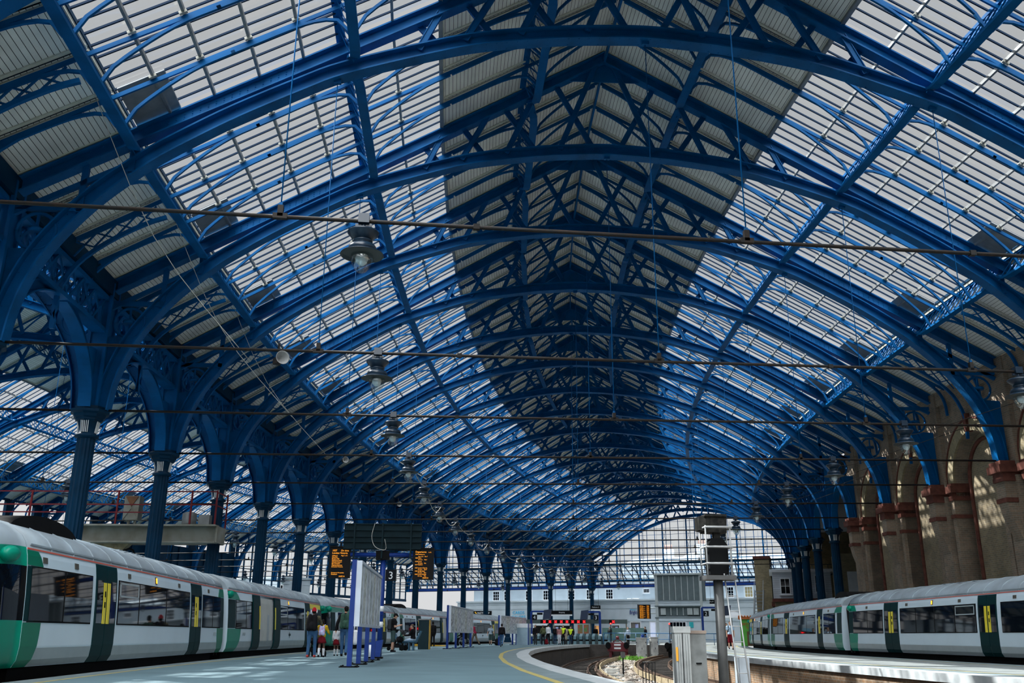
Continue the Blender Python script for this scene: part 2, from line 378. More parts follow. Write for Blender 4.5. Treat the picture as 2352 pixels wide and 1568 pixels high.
WL = [(-14.02, 'lower left'), (-8.51, 'middle left'), (-2.85, 'upper left'), (2.85, 'upper right'), (8.51, 'middle right'), (14.02, 'lower right')]
for k in range(KMIN, KMAX):
    for wl, nm in WL:
        girder(k, 0, wl, f'{nm} blue lattice girder in the {nth(k)} bay of the main roof', f'{nm} lattice girders of the main roof')
        if k >= 0: girder(k, -34, wl, f'{nm} blue lattice girder in the {nth(k)} bay of the left roof', f'{nm} lattice girders of the left roof')
# ---- secondary rafters
def sec_meshes():
    D = {}; m = MB()
    for s in (-1, 1):
        a, b = (0, 0, zr(0)+.36), (s*17.1, 0, zr(17.1)+.36); m.sweep([a, b], [(-.028, -.055), (.028, -.055), (.028, .055), (-.028, .055)], side=(0, 1, 0))
    D['bar'] = m.mesh('rafter_bar', BLUE); D['br'] = []
    for s in (-1, 1):
        for wl in (2.85, 8.51, 14.02):
            for e in (-1, 1):
                if wl > 14 and e > 0: L_ = 2.1
                elif wl < 3 and e < 0: L_ = 2.2
                else: L_ = 2.3
                z0 = zr(wl) - .46; wl_ = wl - .22; w1 = wl + e * L_; pts = []
                for i in range(9):
                    u = i / 8; ww = wl_ + e * .08 + (w1 - wl_ - e * .08) * u; c = math.sqrt(max(0, 1 - (1 - u) ** 2)) if True else u
                    zz = z0 + (zr(w1) + .24 - z0) * u if False else (z0 + (zr(ww) + .27 - z0) * c)
                    pts.append((s*ww, 0, zz))
                pts.append((s*(w1 + e*.5), 0, zr(w1 + e*.5) + .27)); m = MB()
                m.sweep(pts, [(-.035, -.04), (.035, -.04), (.035, .04), (-.035, .04)], side=(0, 1, 0)); D['br'].append(m.mesh('curved_bracket', BLUE))
    D['lat'], D['eave'] = [], []
    for s in (-1, 1):
        m = MB()     # X-latticed lower rib of the middle one
        lo = [(s*14.15, 0, zr(14.15)-.3), (s*14.8, 0, zr(14.8)-.2), (s*15.8, 0, zr(15.8)-.25), (s*16.6, 0, zr(16.6)-.55), (s*17.0, 0, zr(17)-1.3), (s*17.0, 0, zr(17)-2.3)]
        m.sweep(smooth(lo, 3), [(-.05, -.06), (.05, -.06), (.05, .06), (-.05, .06)], side=(0, 1, 0))
        for i in range(4):
            u0, u1 = 14.5 + .55*i, 14.5 + .55*(i+1)
            for p, q in (((u0, .25), (u1, -.2)), ((u0, -.2), (u1, .25))): m.beam((s*p[0], 0, zr(p[0])+p[1]), (s*q[0], 0, zr(q[0])+q[1]), .05, .04)
        D['lat'].append(m.mesh('lattice_rib', BLUE)); m = MB()
        m.sweep(smooth([(s*16.1, 0, zr(16.1)+.3), (s*16.7, 0, zr(16.7)+.1), (s*16.95, 0, zr(16.95)-.3), (s*17.0, 0, zr(17)-.9)], 3), [(-.05, -.05), (.05, -.05), (.05, .05), (-.05, .05)], side=(0, 1, 0))
        D['eave'].append(m.mesh('eaves_bracket', BLUE))
    return D
SM = sec_meshes()
def secondary(k, q, off, label, group, lite):
    a, b = M(k, off), M(k + 1, off); p = a.lerp(b, q / 4); th = FRM[k][2] + (FRM[k + 1][2] - FRM[k][2]) * q / 4
    t = thing('secondary_rafter', label, 'rafter', p, -th, group); part('rafter_bar', SM['bar'], t)
    for me in SM['br']: part('curved_bracket', me, t)
    for me in SM['lat'] if q == 2 else SM['eave']: part('lattice_rib' if q == 2 else 'eaves_bracket', me, t)
QN = {1: 'near', 2: 'middle', 3: 'far'}
for k in range(KMIN, KMAX):
    for q in (1, 2, 3):
        secondary(k, q, 0, f'{QN[q]} slim blue secondary rafter in the {nth(k)} bay of the main roof', 'secondary rafters of the main roof', False)
        if k >= 0: secondary(k, q, -34, f'{QN[q]} slim blue secondary rafter in the {nth(k)} bay of the left roof', 'secondary rafters of the left roof', True)
# ---- glazing
def glazing(k, off, s, label, group):
    Z = lambda ww: zr(ww) + .64
    P = lambda u, ww, dz=0: M(k, off + s*ww, Z(ww)+dz).lerp(M(k + 1, off + s*ww, Z(ww)+dz), u)
    o = P(.5, 10); t = thing('roof_glazing', label, 'roof glazing', o, 0, group)
    m = MB(); m.quad(P(.02, 6.0), P(.98, 6.0), P(.98, 14.05), P(.02, 14.05)); m.build('glass', ROOFG, t, o)
    m = MB()
    for j in range(1, 16):
        u = j / 16; m.sweep([P(u, 6.0, -.06), P(u, 14.05, -.06)], [(-.021, -.026), (.021, -.026), (.021, .026), (-.021, .026)])
    m.build('glazing_bars', BARM, t, o)
    for ww in (6.0, 7.35, 9.75, 10.9, 12.05, 13.15):
        m = MB(); wd = .075 if ww > 6.5 else .13
        m.sweep([P(.02, ww, -.14), P(.98, ww, -.14)], [(-wd/2, -.05), (wd/2, -.05), (wd/2, .05), (-wd/2, .05)]); m.build('cross_bar', SILV, t, o)
        if ww < 6.5: continue
        m = MB()
        for u in (.25, .5, .75):
            for du in (-.014, .014): m.beam(P(u + du, ww - .085, -.19), P(u + du, ww + .085, -.19), .075, .08)
        m.build('clamp', CREAM, t, o)
    m = MB(); m.hexa([P(.74, 13.98, -.12), P(.74, 12.9, -.12), P(.985, 12.9, -.12), P(.985, 13.98, -.12), P(.74, 13.98, -.08), P(.74, 12.9, -.08), P(.985, 12.9, -.08), P(.985, 13.98, -.08)])
    m.build('flashing_plate', SILV, t, o)
for k in range(KMIN, KMAX):
    for s, nm in ((-1, 'left'), (1, 'right')):
        glazing(k, 0, s, f'{nm} glazed slope of the {nth(k)} bay of the main roof', f'{nm} glazed slopes of the main roof')
        if k >= 0: glazing(k, -34, s, f'{nm} glazed slope of the {nth(k)} bay of the left roof', f'{nm} glazed slopes of the left roof')
# ---- boarded soffits
TRIMM = mat('cream_trim', (.66, .66, .56), .6, var=.2)
def boards(off, w0, w1, k0, k1):
    m = MB(); Z = lambda ww: zr(ww) + .58
    for k in range(k0, k1):
        for q in range(4):
            P = lambda u, ww, dz=0: M(k, off + ww, Z(ww)+dz).lerp(M(k + 1, off + ww, Z(ww)+dz), u)
            u0, u1 = q/4 + .004, (q+1)/4 - .004
            m.quad(P(u0, w0), P(u0, w1), P(u1, w1), P(u1, w0), 0, [(w0, 0), (w1, 0), (w1, 1), (w0, 1)])
            for u in (u0 + .012, u1 - .012): m.sweep([P(u, w0, -.03), P(u, w1, -.03)], [(-.045, -.02), (.045, -.02), (.045, .02), (-.045, .02)], mi=1)
            for ww in (w0, w1):
                if abs(ww) > .1: m.sweep([P(u0, ww + (.05 if ww == w0 else -.05), -.03), P(u1, ww + (.05 if ww == w0 else -.05), -.03)], [(-.05, -.02), (.05, -.02), (.05, .02), (-.05, .02)], mi=1)
        P = lambda u, ww, dz=0: M(k, off + ww, Z(ww)+dz).lerp(M(k + 1, off + ww, Z(ww)+dz), u)
        m.hexa([P(0, w0, .06), P(0, w1, .06), P(1, w1, .06), P(1, w0, .06), P(0, w0, .16), P(0, w1, .16), P(1, w1, .16), P(1, w0, .16)], 2)
    o = m.build('ceiling', [BOARD, TRIMM, DBLUE], org=M((k0 + k1) / 2, off + (w0 + w1) / 2, Z(w0))); tag(o, kind='structure')
for off, k0 in ((0, KMIN), (-34, 0)):
    for w0, w1 in ((-6, 0), (0, 6), (-17.15, -14.1), (14.1, 17.15)): boards(off, w0, w1, k0, KMAX)
# ridge brackets
for k in range(KMIN, KMAX):
    m = MB(); P = lambda u, ww, z: M(k, ww, z).lerp(M(k + 1, ww, z), u)
    m.sweep([P(0, 0, 21.35), P(1, 0, 21.35)], [(-.04, -.1), (.04, -.1), (.04, .1), (-.04, .1)])
    o = m.build('ridge_beam', BLUE, org=P(.5, 0, 21.35)); tag(o, f'narrow blue ridge beam along the top of the {nth(k)} bay', 'beam', 'ridge beams of the main roof')
# ---- columns, arcade girders
FLUTE = mat('white_flutes', (.75, .78, .78), .5, var=0)
def column_meshes():
    D = {}
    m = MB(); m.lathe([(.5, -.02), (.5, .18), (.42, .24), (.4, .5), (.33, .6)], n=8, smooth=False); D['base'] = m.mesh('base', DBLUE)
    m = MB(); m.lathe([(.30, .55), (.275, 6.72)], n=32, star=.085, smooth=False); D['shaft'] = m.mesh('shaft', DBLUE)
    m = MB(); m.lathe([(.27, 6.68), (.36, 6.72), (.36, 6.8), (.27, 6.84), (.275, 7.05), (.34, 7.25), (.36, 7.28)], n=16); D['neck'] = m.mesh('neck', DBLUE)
    m = MB()
    for q in range(4):
        for i in range(-2, 3):
            a = q * PI/2 + PI/4 * 0 + i * .17
            m.beam((.285*math.cos(a), .285*math.sin(a), 6.86), (.345*math.cos(a), .345*math.sin(a), 7.25), .022, .02, up=(math.cos(a), math.sin(a), 0))
    D['flutes'] = m.mesh('white_flutes', FLUTE)
    m = MB(); m.lathe([(.36, 7.22), (.44, 7.27), (.44, 7.32), (.5, 7.36), (.52, 7.45), (.62, 7.5), (.62, 7.58), (.5, 7.62), (.5, 7.7)], n=8, smooth=False); D['capital'] = m.mesh('capital', DBLUE)
    m = MB(); m.box((0, 0, 9.75), (.5, .5, 4.3)); 
    for sx in (-1, 1):
        for sy in (-1, 1): m.box((sx*.27, sy*.27, 9.75), (.1, .1, 4.3))
    D['post'] = m.mesh('upper_post', BLUE)
    D['arch'] = []
    for s in (-1, 1):
        m = MB(); pts = smooth([(0, s*.58, 7.62), (0, s*.68, 8.2), (0, s*1.0, 8.85), (0, s*1.7, 9.5), (0, s*2.5, 9.92), (0, s*3.3, 10.15)], 4)
        m.sweep(pts, [(-.2, 0), (.2, 0), (.2, .045), (.02, .045), (.02, .3), (.1, .3), (.1, .33), (-.1, .33), (-.1, .3), (-.02, .3), (-.02, .045), (-.2, .045)], side=(1, 0, 0))
        m.prism([(-.02, p.y - s*.035, p.z + .035) for p in pts if p.z < 9.6] + [(-.02, s*.2, 9.6), (-.02, s*.2, 7.62)], (0, 0, 0), (.04, 0, 0))
        D['arch'].append(m.mesh('bracket_arch', BLUE))
    return D
CM = column_meshes()
def column(k, ww, label, group, left=True):
    t = thing('iron_column', label, 'column', M(k, ww), RZ(k), group)
    for n, key in (('base', 'base'), ('shaft', 'shaft'), ('neck', 'neck'), ('neck_flutes', 'flutes'), ('capital', 'capital'), ('upper_post', 'post')): part(n, CM[key], t)
    for me in CM['arch']: part('bracket_arch', me, t)
for k in range(KMIN, KMAX + 1):
    column(k, -17, f'{nth(k)} fluted dark blue iron column in the row behind the left train', 'columns behind the left train')
    if k >= 6: column(k, 17, f'{ORD[k-6]} fluted dark blue iron column in the row beyond the brick wall on the right', 'columns on the right')
def arcade(k, ww, label, group):
    P = lambda u, z, dw=0: M(k, ww + dw, z).lerp(M(k + 1, ww + dw, z), u); o = P(.5, 11)
    t = thing('arcade_girder', label, 'girder', o, 0, group)
    for nm, z, hw, hh in (('bottom_chord', 10.25, .22, .07), ('top_chord', 11.35, .2, .07)):
        m = MB(); m.sweep([P(.03, z), P(.97, z)], [(-hw, -hh), (hw, -hh), (hw, hh), (-hw, hh)]); m.build(nm, BLUE, t, o)
    m = MB(); n = 7
    for i in range(n):
        a, b = .05 + .9*i/n, .05 + .9*(i+1)/n
        for p, q in ((a, b), (b, a)): m.beam(P(p, 10.3, .1), P(q, 11.3, .1), .09, .03, up=P(0, 0, 1) - P(0, 0)); m.beam(P(p, 10.3, -.1), P(q, 11.3, -.1), .09, .03, up=P(0, 0, 1) - P(0, 0))
        m.box(P(b, 10.8), (.08, .08, 1.0))
    m.build('lacing', BLUE, t, o)
    m = MB(); m.sweep([P(0, 11.75), P(1, 11.75)], [(-.3, -.28), (.3, -.28), (.3, .28), (.24, .28), (.24, -.2), (-.24, -.2), (-.24, .28), (-.3, .28)]); m.build('gutter', DBLUE, t, o)
for k in range(KMIN, KMAX):
    arcade(k, -17, f'blue lattice arcade girder above the {nth(k)} gap of the left column row', 'arcade girders of the left column row')
    if k >= 6: arcade(k, 17, f'blue lattice arcade girder above the {ORD[k-6]} gap of the right column row', 'arcade girders of the right column row')
# ================================================================ SETTING
def ground_mat(name, col, d, sc, rough=.75, bump=.15, bs=60, fine=.12):
    m = mat(name, col, rough, var=.5, scale=sc, dirt=d, bump=bump, bscale=bs); return m
ASPH = ground_mat('platform_asphalt', (.12, .20, .235), (.095, .16, .19), .6, .7)
PAVE = mat('platform_edge_paving', (.17, .225, .245), .75, var=.5, scale=1.5, dirt=(.12, .165, .18), bump=.2, bscale=18)
COPE = mat('white_coping', (.46, .50, .52), .7, var=.5, scale=2.5, dirt=(.32, .36, .38))
YEL = mat('yellow_line_paint', (.46, .38, .12), .7, var=.4, scale=5, dirt=(.32, .28, .11))
RBRICK = brick_mat('red_grey_brick', (.30, .21, .145), (.20, .16, .12), (.30, .27, .21), 1.0, .6)
YBRICK = brick_mat('yellow_stock_brick', (.33, .27, .15), (.24, .20, .115), (.3, .27, .2), 1.0, .6)
PBRICK = brick_mat('platform_wall_brick', (.36, .20, .10), (.22, .15, .09), (.36, .32, .26), 1.0, .45)
TERRA = mat('red_terracotta', (.145, .052, .038), .7, var=.45, scale=4, spec=.2)
BALL = mat('ballast', (.30, .26, .22), .95, var=.7, scale=9, dirt=(.10, .085, .07), bump=1.0, bscale=22)
DARKBED = mat('oily_ballast', (.05, .045, .04), .9, var=.5, scale=7, bump=1.0, bscale=22)
RUST = mat('rusty_rail', (.13, .085, .06), .55, metal=.4, var=.4, scale=5)
RTOP = mat('polished_rail_head', (.45, .46, .47), .3, metal=.8, var=0)
TIMB = mat('pale_timber_board', (.38, .31, .19), .75, var=.5, scale=6)
CONC = mat('weathered_concrete', (.40, .41, .39), .85, var=.4, scale=2, dirt=(.24, .25, .24), bump=.2)
def fn(w): return w if callable(w) else (lambda k: w)
def ribbon(m, w0, w1, z, k0, k1, mi=0, step=.25, th=0, z1=None):
    w0, w1 = fn(w0), fn(w1); n = max(1, round((k1 - k0) / step)); z1 = z if z1 is None else z1
    for i in range(n):
        a, b = k0 + (k1 - k0) * i / n, k0 + (k1 - k0) * (i + 1) / n; la, lb = a * S, b * S
        m.quad(M(a, w0(a), z), M(a, w1(a), z1), M(b, w1(b), z1), M(b, w0(b), z), mi, [(w0(a), la), (w1(a), la), (w1(b), lb), (w0(b), lb)])
def wallrib(m, w, z0, z1, k0, k1, mi=0, flip=False, step=.25):
    w = fn(w); n = max(1, round((k1 - k0) / step))
    for i in range(n):
        a, b = k0 + (k1 - k0) * i / n, k0 + (k1 - k0) * (i + 1) / n; p = [M(a, w(a), z0), M(b, w(b), z0), M(b, w(b), z1), M(a, w(a), z1)]; uv = [(a*S, z0), (b*S, z0), (b*S, z1), (a*S, z1)]
        if flip: p.reverse(); uv.reverse()
        m.quad(*p, mi, uv)
LE = -2.35                                       # right-hand edge of the left platform
RE = lambda k: 6.2 + max(0, k - 4) * .23         # left-hand edge of the right platform
LT = -12.75                                      # edge beside the left train
KE = 10.25                                       # where the tracks end
TA = lambda k: -.55 + max(0, k) * .105           # centre lines of the two empty tracks
TB = lambda k: RE(k) - 1.6
m = MB()
ribbon(m, LT + .6, -3.62, 0, -4, KE, 0); ribbon(m, -3.46, LE - .55, 0, -4, KE, 1); ribbon(m, LE - .55, LE, 0, -4, KE, 2); ribbon(m, -3.62, -3.46, 0.002, -4, KE, 3)
ribbon(m, LT, LT + .5, 0, -4, KE + 1, 1); ribbon(m, LT + .5, LT + .6, 0.002, -4, KE + 1, 3); ribbon(m, LT + .6, LE, 0, KE, KE + 1, 0)
wallrib(m, LT, -1.4, 0, -4, KE + 1, 4); wallrib(m, LE, -.22, 0, -4, KE, 2, True); wallrib(m, LE - .12, -1.7, -.22, -4, KE, 4, True)
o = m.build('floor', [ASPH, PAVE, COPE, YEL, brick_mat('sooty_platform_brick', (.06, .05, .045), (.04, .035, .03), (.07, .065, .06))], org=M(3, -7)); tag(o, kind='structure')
m = MB()
ribbon(m, RE, lambda k: RE(k) + .6, 0, -3, KE, 2); ribbon(m, lambda k: RE(k) + .6, lambda k: RE(k) + 1.15, 0, -3, KE, 1); ribbon(m, lambda k: RE(k) + 1.15, lambda k: RE(k) + 1.27, .002, -3, KE, 3)
ribbon(m, lambda k: RE(k) + 1.27, 11.4, 0, -3, KE, 0); ribbon(m, 11.4, 11.5, .002, -3, KE, 3); ribbon(m, 11.5, 12.4, 0, -3, KE, 1)
wallrib(m, RE, -.2, 0, -3, KE, 2); wallrib(m, lambda k: RE(k) + .1, -1.7, -.2, -3, KE, 4); wallrib(m, 12.4, -1.4, 0, -3, KE, 4, True)
RPAVE = mat('right_platform_paving', (.24, .27, .27), .75, var=.4, scale=1.2, dirt=(.18, .205, .21))
o = m.build('floor', [RPAVE, PAVE, COPE, YEL, PBRICK], org=M(3, 9)); tag(o, kind='structure')
m = MB(); ribbon(m, -60, LT, 0, KE + 1, 18.5, 0, .5); ribbon(m, LT, 15.5, 0, KE + 1, 18.5, 0, .5); ribbon(m, LE, 12.4, 0, KE, KE + 1, 0); ribbon(m, 15.5, 26, 0, 5, 18.5, 0, .5)
a, b = M(KE, LE - .4, 0), M(KE, 12.4, 0); m.quad(a - Vector((0, 0, 1.7)), b - Vector((0, 0, 1.7)), b, a, 1, [(0, 0), (14.7, 0), (14.7, 1.7), (0, 1.7)])
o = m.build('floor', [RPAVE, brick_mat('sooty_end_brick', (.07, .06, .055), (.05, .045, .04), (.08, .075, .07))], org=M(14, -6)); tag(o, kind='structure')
m = MB(); ribbon(m, -52, -15.95, 0, -4, KE + 1, 0, .5); wallrib(m, -15.95, -1.5, 0, -4, KE + 1, 1, True); ribbon(m, 15.5, 19, 0, -4, 5, 0, .5); wallrib(m, 15.5, -1.5, 0, -4, KE + 1, 1)
ribbon(m, -15.95, LT, -1.25, -4, KE + 1, 2); ribbon(m, 12.4, 15.5, -1.25, -4, KE + 1, 2); ribbon(m, LE, RE, -1.62, -4, KE, 2)
o = m.build('floor', [ASPH, PBRICK, DARKBED], org=M(3, -30)); tag(o, kind='structure')
# ballast heap between the tracks
random.seed(3); m = MB(); A = lambda k: TA(k) + .95; B = lambda k: TB(k) - .95
def bz(k, u): return -1.32 + .2 * math.sin(PI * u) + .07 * math.sin(k * 5.1 + u * 9) + .05 * math.sin(k * 13 + u * 23)
nk, nu = 150, 16
for i in range(nk + 1):
    k = -1.5 + 11.7 * i / nk
    for j in range(nu + 1): u = j / nu; p = M(k, A(k) + (B(k) - A(k)) * u, bz(k, u) + random.uniform(-.03, .03)); m.v.append(tuple(p))
for i in range(nk):
    for j in range(nu): a = i * (nu + 1) + j; m.face((a, a + 1, a + nu + 2, a + nu + 1), smooth=True)
o = m.build('ballast', BALL, org=M(4, 2, -1.3)); tag(o, 'rough pale brown ballast heaped between the two empty tracks', 'ballast', kind='stuff')
STM = [mat('pale_stone', (.52, .48, .42), .9, var=.4, scale=4), mat('brown_stone', (.24, .18, .13), .9, var=.4, scale=4), mat('litter_white', (.8, .82, .84), .7, var=0), mat('dark_stone', (.08, .075, .07), .9, var=0)]
m = MB()
for i in range(5200):
    k = random.uniform(-.3, 9.5); k = -.3 + 9.8 * random.random() ** 1.3; u = random.random(); p = M(k, A(k) + (B(k) - A(k)) * u, bz(k, u)); r = random.uniform(.025, .075); q = len(m.v)
    for dx, dy, dz in ((1, .1, 0), (.2, 1, .1), (-1, .2, 0), (-.1, -1, .1), (.1, 0, 1), (0, .1, -1)): m.v.append((p.x + dx*r*random.uniform(.7, 1.3), p.y + dy*r, p.z + dz*r*random.uniform(.5, 1)))
    mi = random.choice((0, 0, 0, 1, 1, 3, 0, 2 if random.random() < .35 else 0))
    for f in ((0, 1, 4), (1, 2, 4), (2, 3, 4), (3, 0, 4), (1, 0, 5), (2, 1, 5), (3, 2, 5), (0, 3, 5)): m.face([q + e for e in f], mi)
o = m.build('track_stones', STM, org=M(4, 2, -1.2)); tag(o, 'loose pale stones and scraps of litter strewn over the ballast', 'stones', kind='stuff')
# weeds
WEED = mat('fresh_green_leaf', (.16, .42, .04), .6, var=.3, scale=8); m = MB()
for i in range(420):
    k = random.gauss(8.55, .13); c = M(k, 3.0 + random.gauss(0, .45), -1.15); a = random.uniform(0, 6.28); h = random.uniform(.12, .42); d = Vector((math.cos(a), math.sin(a), 0)); e = Vector((-d.y, d.x, 0)) * .05; t = c + d * .14 + Vector((0, 0, h))
    m.v += [tuple(c - e*.3), tuple((c + t)/2 + e + Vector((0, 0, .06))), tuple(t), tuple((c + t)/2 - e + Vector((0, 0, .06)))]; q = len(m.v) - 4; m.face((q, q+1, q+2, q+3))
o = m.build('weeds', WEED, org=M(8.55, 3, -1.2)); tag(o, 'clump of bright green weeds in front of the far grey cabinets', 'weeds', kind='stuff')
# rails: three running or conductor rails a track, boards beside the conductor rail
RP = [(-.07, 0), (.07, 0), (.07, .02), (.012, .04), (.012, .11), (.035, .12), (.035, .16), (-.035, .16), (-.035, .12), (-.012, .11), (-.012, .04), (-.07, .02)]
def rail(wf, z, label, cat='rail', mats=RUST, prof=RP, name='rail', group=None, k0=-2, k1=10.0):
    m = MB(); m.sweep([M(k0 + (k1 - k0) * i / 70, wf(k0 + (k1 - k0) * i / 70), z) for i in range(71)], prof)
    o = m.build(name, mats, org=M(3, wf(3), z)); tag(o, label, cat, group); return o
for nm, TC in (('left', TA), ('right', TB)):
    for s, e in ((-1, 'left'), (1, 'right')):
        rail(lambda k, s=s, TC=TC: TC(k) + s*.75, -1.09, f'{e} running rail of the {nm} empty curved track')
    cs = 1 if nm == 'left' else -1
    rail(lambda k, TC=TC, cs=cs: TC(k) + cs*1.2, -1.0, f'raised conductor rail of the {nm} empty track', name='conductor_rail', prof=[(a*1.3, b) for a, b in RP])
    t = thing('guard_board', f'pale timber guard boarding along the conductor rail of the {nm} empty track', 'boarding', M(3, TC(3) + cs*1.42, -1.1)); i = 0
    for i in range(34):
        k = -.8 + i * .31; m = MB(); m.sweep([M(k, TC(k) + cs*1.42, -.98), M(k + .3, TC(k + .3) + cs*1.42, -.98)], [(-.025, -.13), (.025, -.13), (.025, .13), (-.025, .13)]); m.build('board', TIMB, t, M(3, TC(3) + cs*1.42, -1.1))
for nm, TC in (('left', TA), ('right', TB)):
    n = 84
    for i in range(n):
        k = -.6 + i * .126; m = MB(); c = M(k, TC(k)); m.box((c.x, c.y, -1.15), (2.5, .24, .14), rz=RZ(k))
        o = m.build('sleeper', DARKBED, org=(c.x, c.y, -1.2)); tag(o, f'dark oily sleeper under the rails of the {nm} empty track', 'sleeper', f'sleepers of the {nm} empty track')
for i in range(26):
    k = .8 + i * .19; wv = 1.0 + .27 * (k - .8); c = M(k, wv, bz(k, (wv - A(k)) / (B(k) - A(k))) + .05); m = MB(); m.box((0, 0, 0), (.75, .42, .09)); o = m.build('walkway_slab', CONC, loc=c, rz=RZ(k) + .28); tag(o, 'grey concrete slab of the narrow walkway laid across the ballast', 'paving slab', 'walkway slabs between the tracks')
# ---------------------------------------------------------------- right-hand brick wall with piers and blind arches
NBRICK = brick_mat('olive_niche_brick', (.31, .24, .14), (.22, .18, .12), (.32, .29, .22), 1.0, .6)
def brick_bay(k):
    m = MB(); Lb = (M(k + 1, 17.2) - M(k, 17.2)).length
    P = lambda d, ww, z: M(k, ww, z).lerp(M(k + 1, ww, z), d / Lb); c = Lb / 2; R = 2.05; Z0 = 7.5; ZT = 11.9; WF = 17.15; WN = 17.75
    F = lambda d0, d1, z0, z1, ww, mi=0: m.quad(P(d0, ww, z0), P(d1, ww, z0), P(d1, ww, z1), P(d0, ww, z1), mi, [(d0 + k*S, z0), (d1 + k*S, z0), (d1 + k*S, z1), (d0 + k*S, z1)])
    F(0, c - R, -1, ZT, WF); F(c + R, Lb, -1, ZT, WF); F(c - R, c + R, -1, Z0 + R + .1, WN, 3)
    for s in (-1, 1): m.quad(P(c + s*R, WF, -1), P(c + s*R, WN, -1), P(c + s*R, WN, Z0), P(c + s*R, WF, Z0), 0, [(0, -1), (.6, -1), (.6, Z0), (0, Z0)])
    n = 20; ang = [PI * i / n for i in range(n + 1)]
    for a, b in zip(ang, ang[1:]):
        d0, d1, z0, z1 = c - R*math.cos(a), c - R*math.cos(b), Z0 + R*math.sin(a), Z0 + R*math.sin(b)
        m.quad(P(d0, WF, z0), P(d1, WF, z1), P(d1, WF, ZT), P(d0, WF, ZT), 0, [(d0 + k*S, z0), (d1 + k*S, z1), (d1 + k*S, ZT), (d0 + k*S, ZT)])
        m.quad(P(d0, WF, z0), P(d0, WN, z0), P(d1, WN, z1), P(d1, WF, z1), 0, [(0, a*R), (.6, a*R), (.6, b*R), (0, b*R)])
        # voussoir ring and its red hood
        r2, r3 = R + .5, R + .58
        q = lambda t, r, ww: P(c - r*math.cos(t), ww, Z0 + r*math.sin(t))
        m.quad(q(a, R - .02, WF - .08), q(b, R - .02, WF - .08), q(b, r2, WF - .08), q(a, r2, WF - .08), 1, [(0, a*R), (0, b*R), (.5, b*R), (.5, a*R)])
        m.quad(q(a, R - .02, WF - .08), q(a, R - .02, WF + .02), q(b, R - .02, WF + .02), q(b, R - .02, WF - .08), 1, [(0, a*R), (.1, a*R), (.1, b*R), (0, b*R)])
        m.quad(q(a, r2, WF - .12), q(b, r2, WF - .12), q(b, r3, WF - .12), q(a, r3, WF - .12), 2); m.quad(q(a, r2, WF), q(b, r2, WF), q(b, r2, WF - .12), q(a, r2, WF - .12), 2)
        m.quad(q(a, r3, WF - .12), q(b, r3, WF - .12), q(b, r3, WF), q(a, r3, WF), 2)
    m.prism([P(c - .09, WF - .2, Z0 + R - .05), P(c + .09, WF - .2, Z0 + R - .05), P(c + .16, WF - .2, Z0 + R + .75), P(c - .16, WF - .2, Z0 + R + .75)], (0, 0, 0), P(0, 17.4, 0) - P(0, 17.1, 0), 2)
    # red roll moulding round the niche
    r = R - .32; roll = [P(c - r, WN - .05, z) for z in (-1, 3, Z0)] + [P(c - r*math.cos(a), WN - .05, Z0 + r*math.sin(a)) for a in ang[1:-1]] + [P(c + r, WN - .05, z) for z in (Z0, 3, -1)]
    m.tube(roll, .09, 8, 2, up=P(0, 18, 0) - P(0, 17, 0))
    # stepped pier edges with terracotta capitals
    for s in (-1, 1):
        e = c + s*R; x0, x1 = (e - .32, e) if s < 0 else (e, e + .32)
        for (a0, a1, z0, z1, wf, mi) in ((x0, x1, -1, 6.75, WF - .16, 0), (x0 - .06, x1 + .06, 6.75, 6.95, WF - .22, 2), (x0, x1, 6.95, 7.1, WF - .18, 2), (x0 - .1, x1 + .1, 7.1, 7.4, WF - .3, 2), (x0 - .04, x1 + .04, 7.4, 7.52, WF - .22, 2), (x0 - .03, x1 + .03, 5.95, 6.12, WF - .22, 2)):
            m.hexa([P(a0, wf, z0), P(a1, wf, z0), P(a1, WN, z0), P(a0, WN, z0), P(a0, wf, z1), P(a1, wf, z1), P(a1, WN, z1), P(a0, WN, z1)], mi)
    F(0, Lb, 11.2, 11.9, 17.0, 0)
    # deep back of the wall
    m.hexa([P(0, 17.8, -1), P(Lb, 17.8, -1), P(Lb, 18.4, -1), P(0, 18.4, -1), P(0, 17.8, 12.4), P(Lb, 17.8, 12.4), P(Lb, 18.4, 12.4), P(0, 18.4, 12.4)], 0)
    o = m.build('wall_right', [RBRICK, YBRICK, TERRA, NBRICK], org=M(k + .5, 17.2, 0), autouv=True); tag(o, kind='structure')
for k in range(-2, 5): brick_bay(k)
def pier(k):
    c = M(k, 17.2); t = thing('corbelled_pier', '', 'pier', c, RZ(k), 'corbelled brick piers of the right wall'); m = MB()
    m.box((-.13, 0, 3.0), (.36, .95, 8.0)); m.box((-.1, 0, 9.6), (.3, 1.15, 4.6)); m.build('brick_shaft', RBRICK, t, loc=(0, 0, 0), autouv=True)
    m = MB(); P = [(-.3, 4.4), (-.42, 4.75), (-.55, 5.1), (-.66, 5.45), (-.75, 5.95), (-.75, 6.9), (.1, 6.9), (.1, 4.4)]
    m.prism([(x, -.33, z) for x, z in P], (0, 0, 0), (0, .66, 0)); m.build('brick_corbel', RBRICK, t, loc=(0, 0, 0), autouv=True)
    m = MB()
    for x0, hw, z0, z1 in ((-.82, .4, 6.75, 6.92), (-.8, .38, 6.92, 7.1), (-.95, .5, 7.1, 7.4), (-.86, .44, 7.4, 7.56)): m.box(((x0 + .1)/2, 0, (z0 + z1)/2), (.1 - x0, hw*2, z1 - z0))
    m.build('terracotta_capital', TERRA, t, loc=(0, 0, 0)); m = MB(); m.box((-.35, 0, 6.01), (.9, .76, .18)); m.build('terracotta_band', TERRA, t, loc=(0, 0, 0)); return t
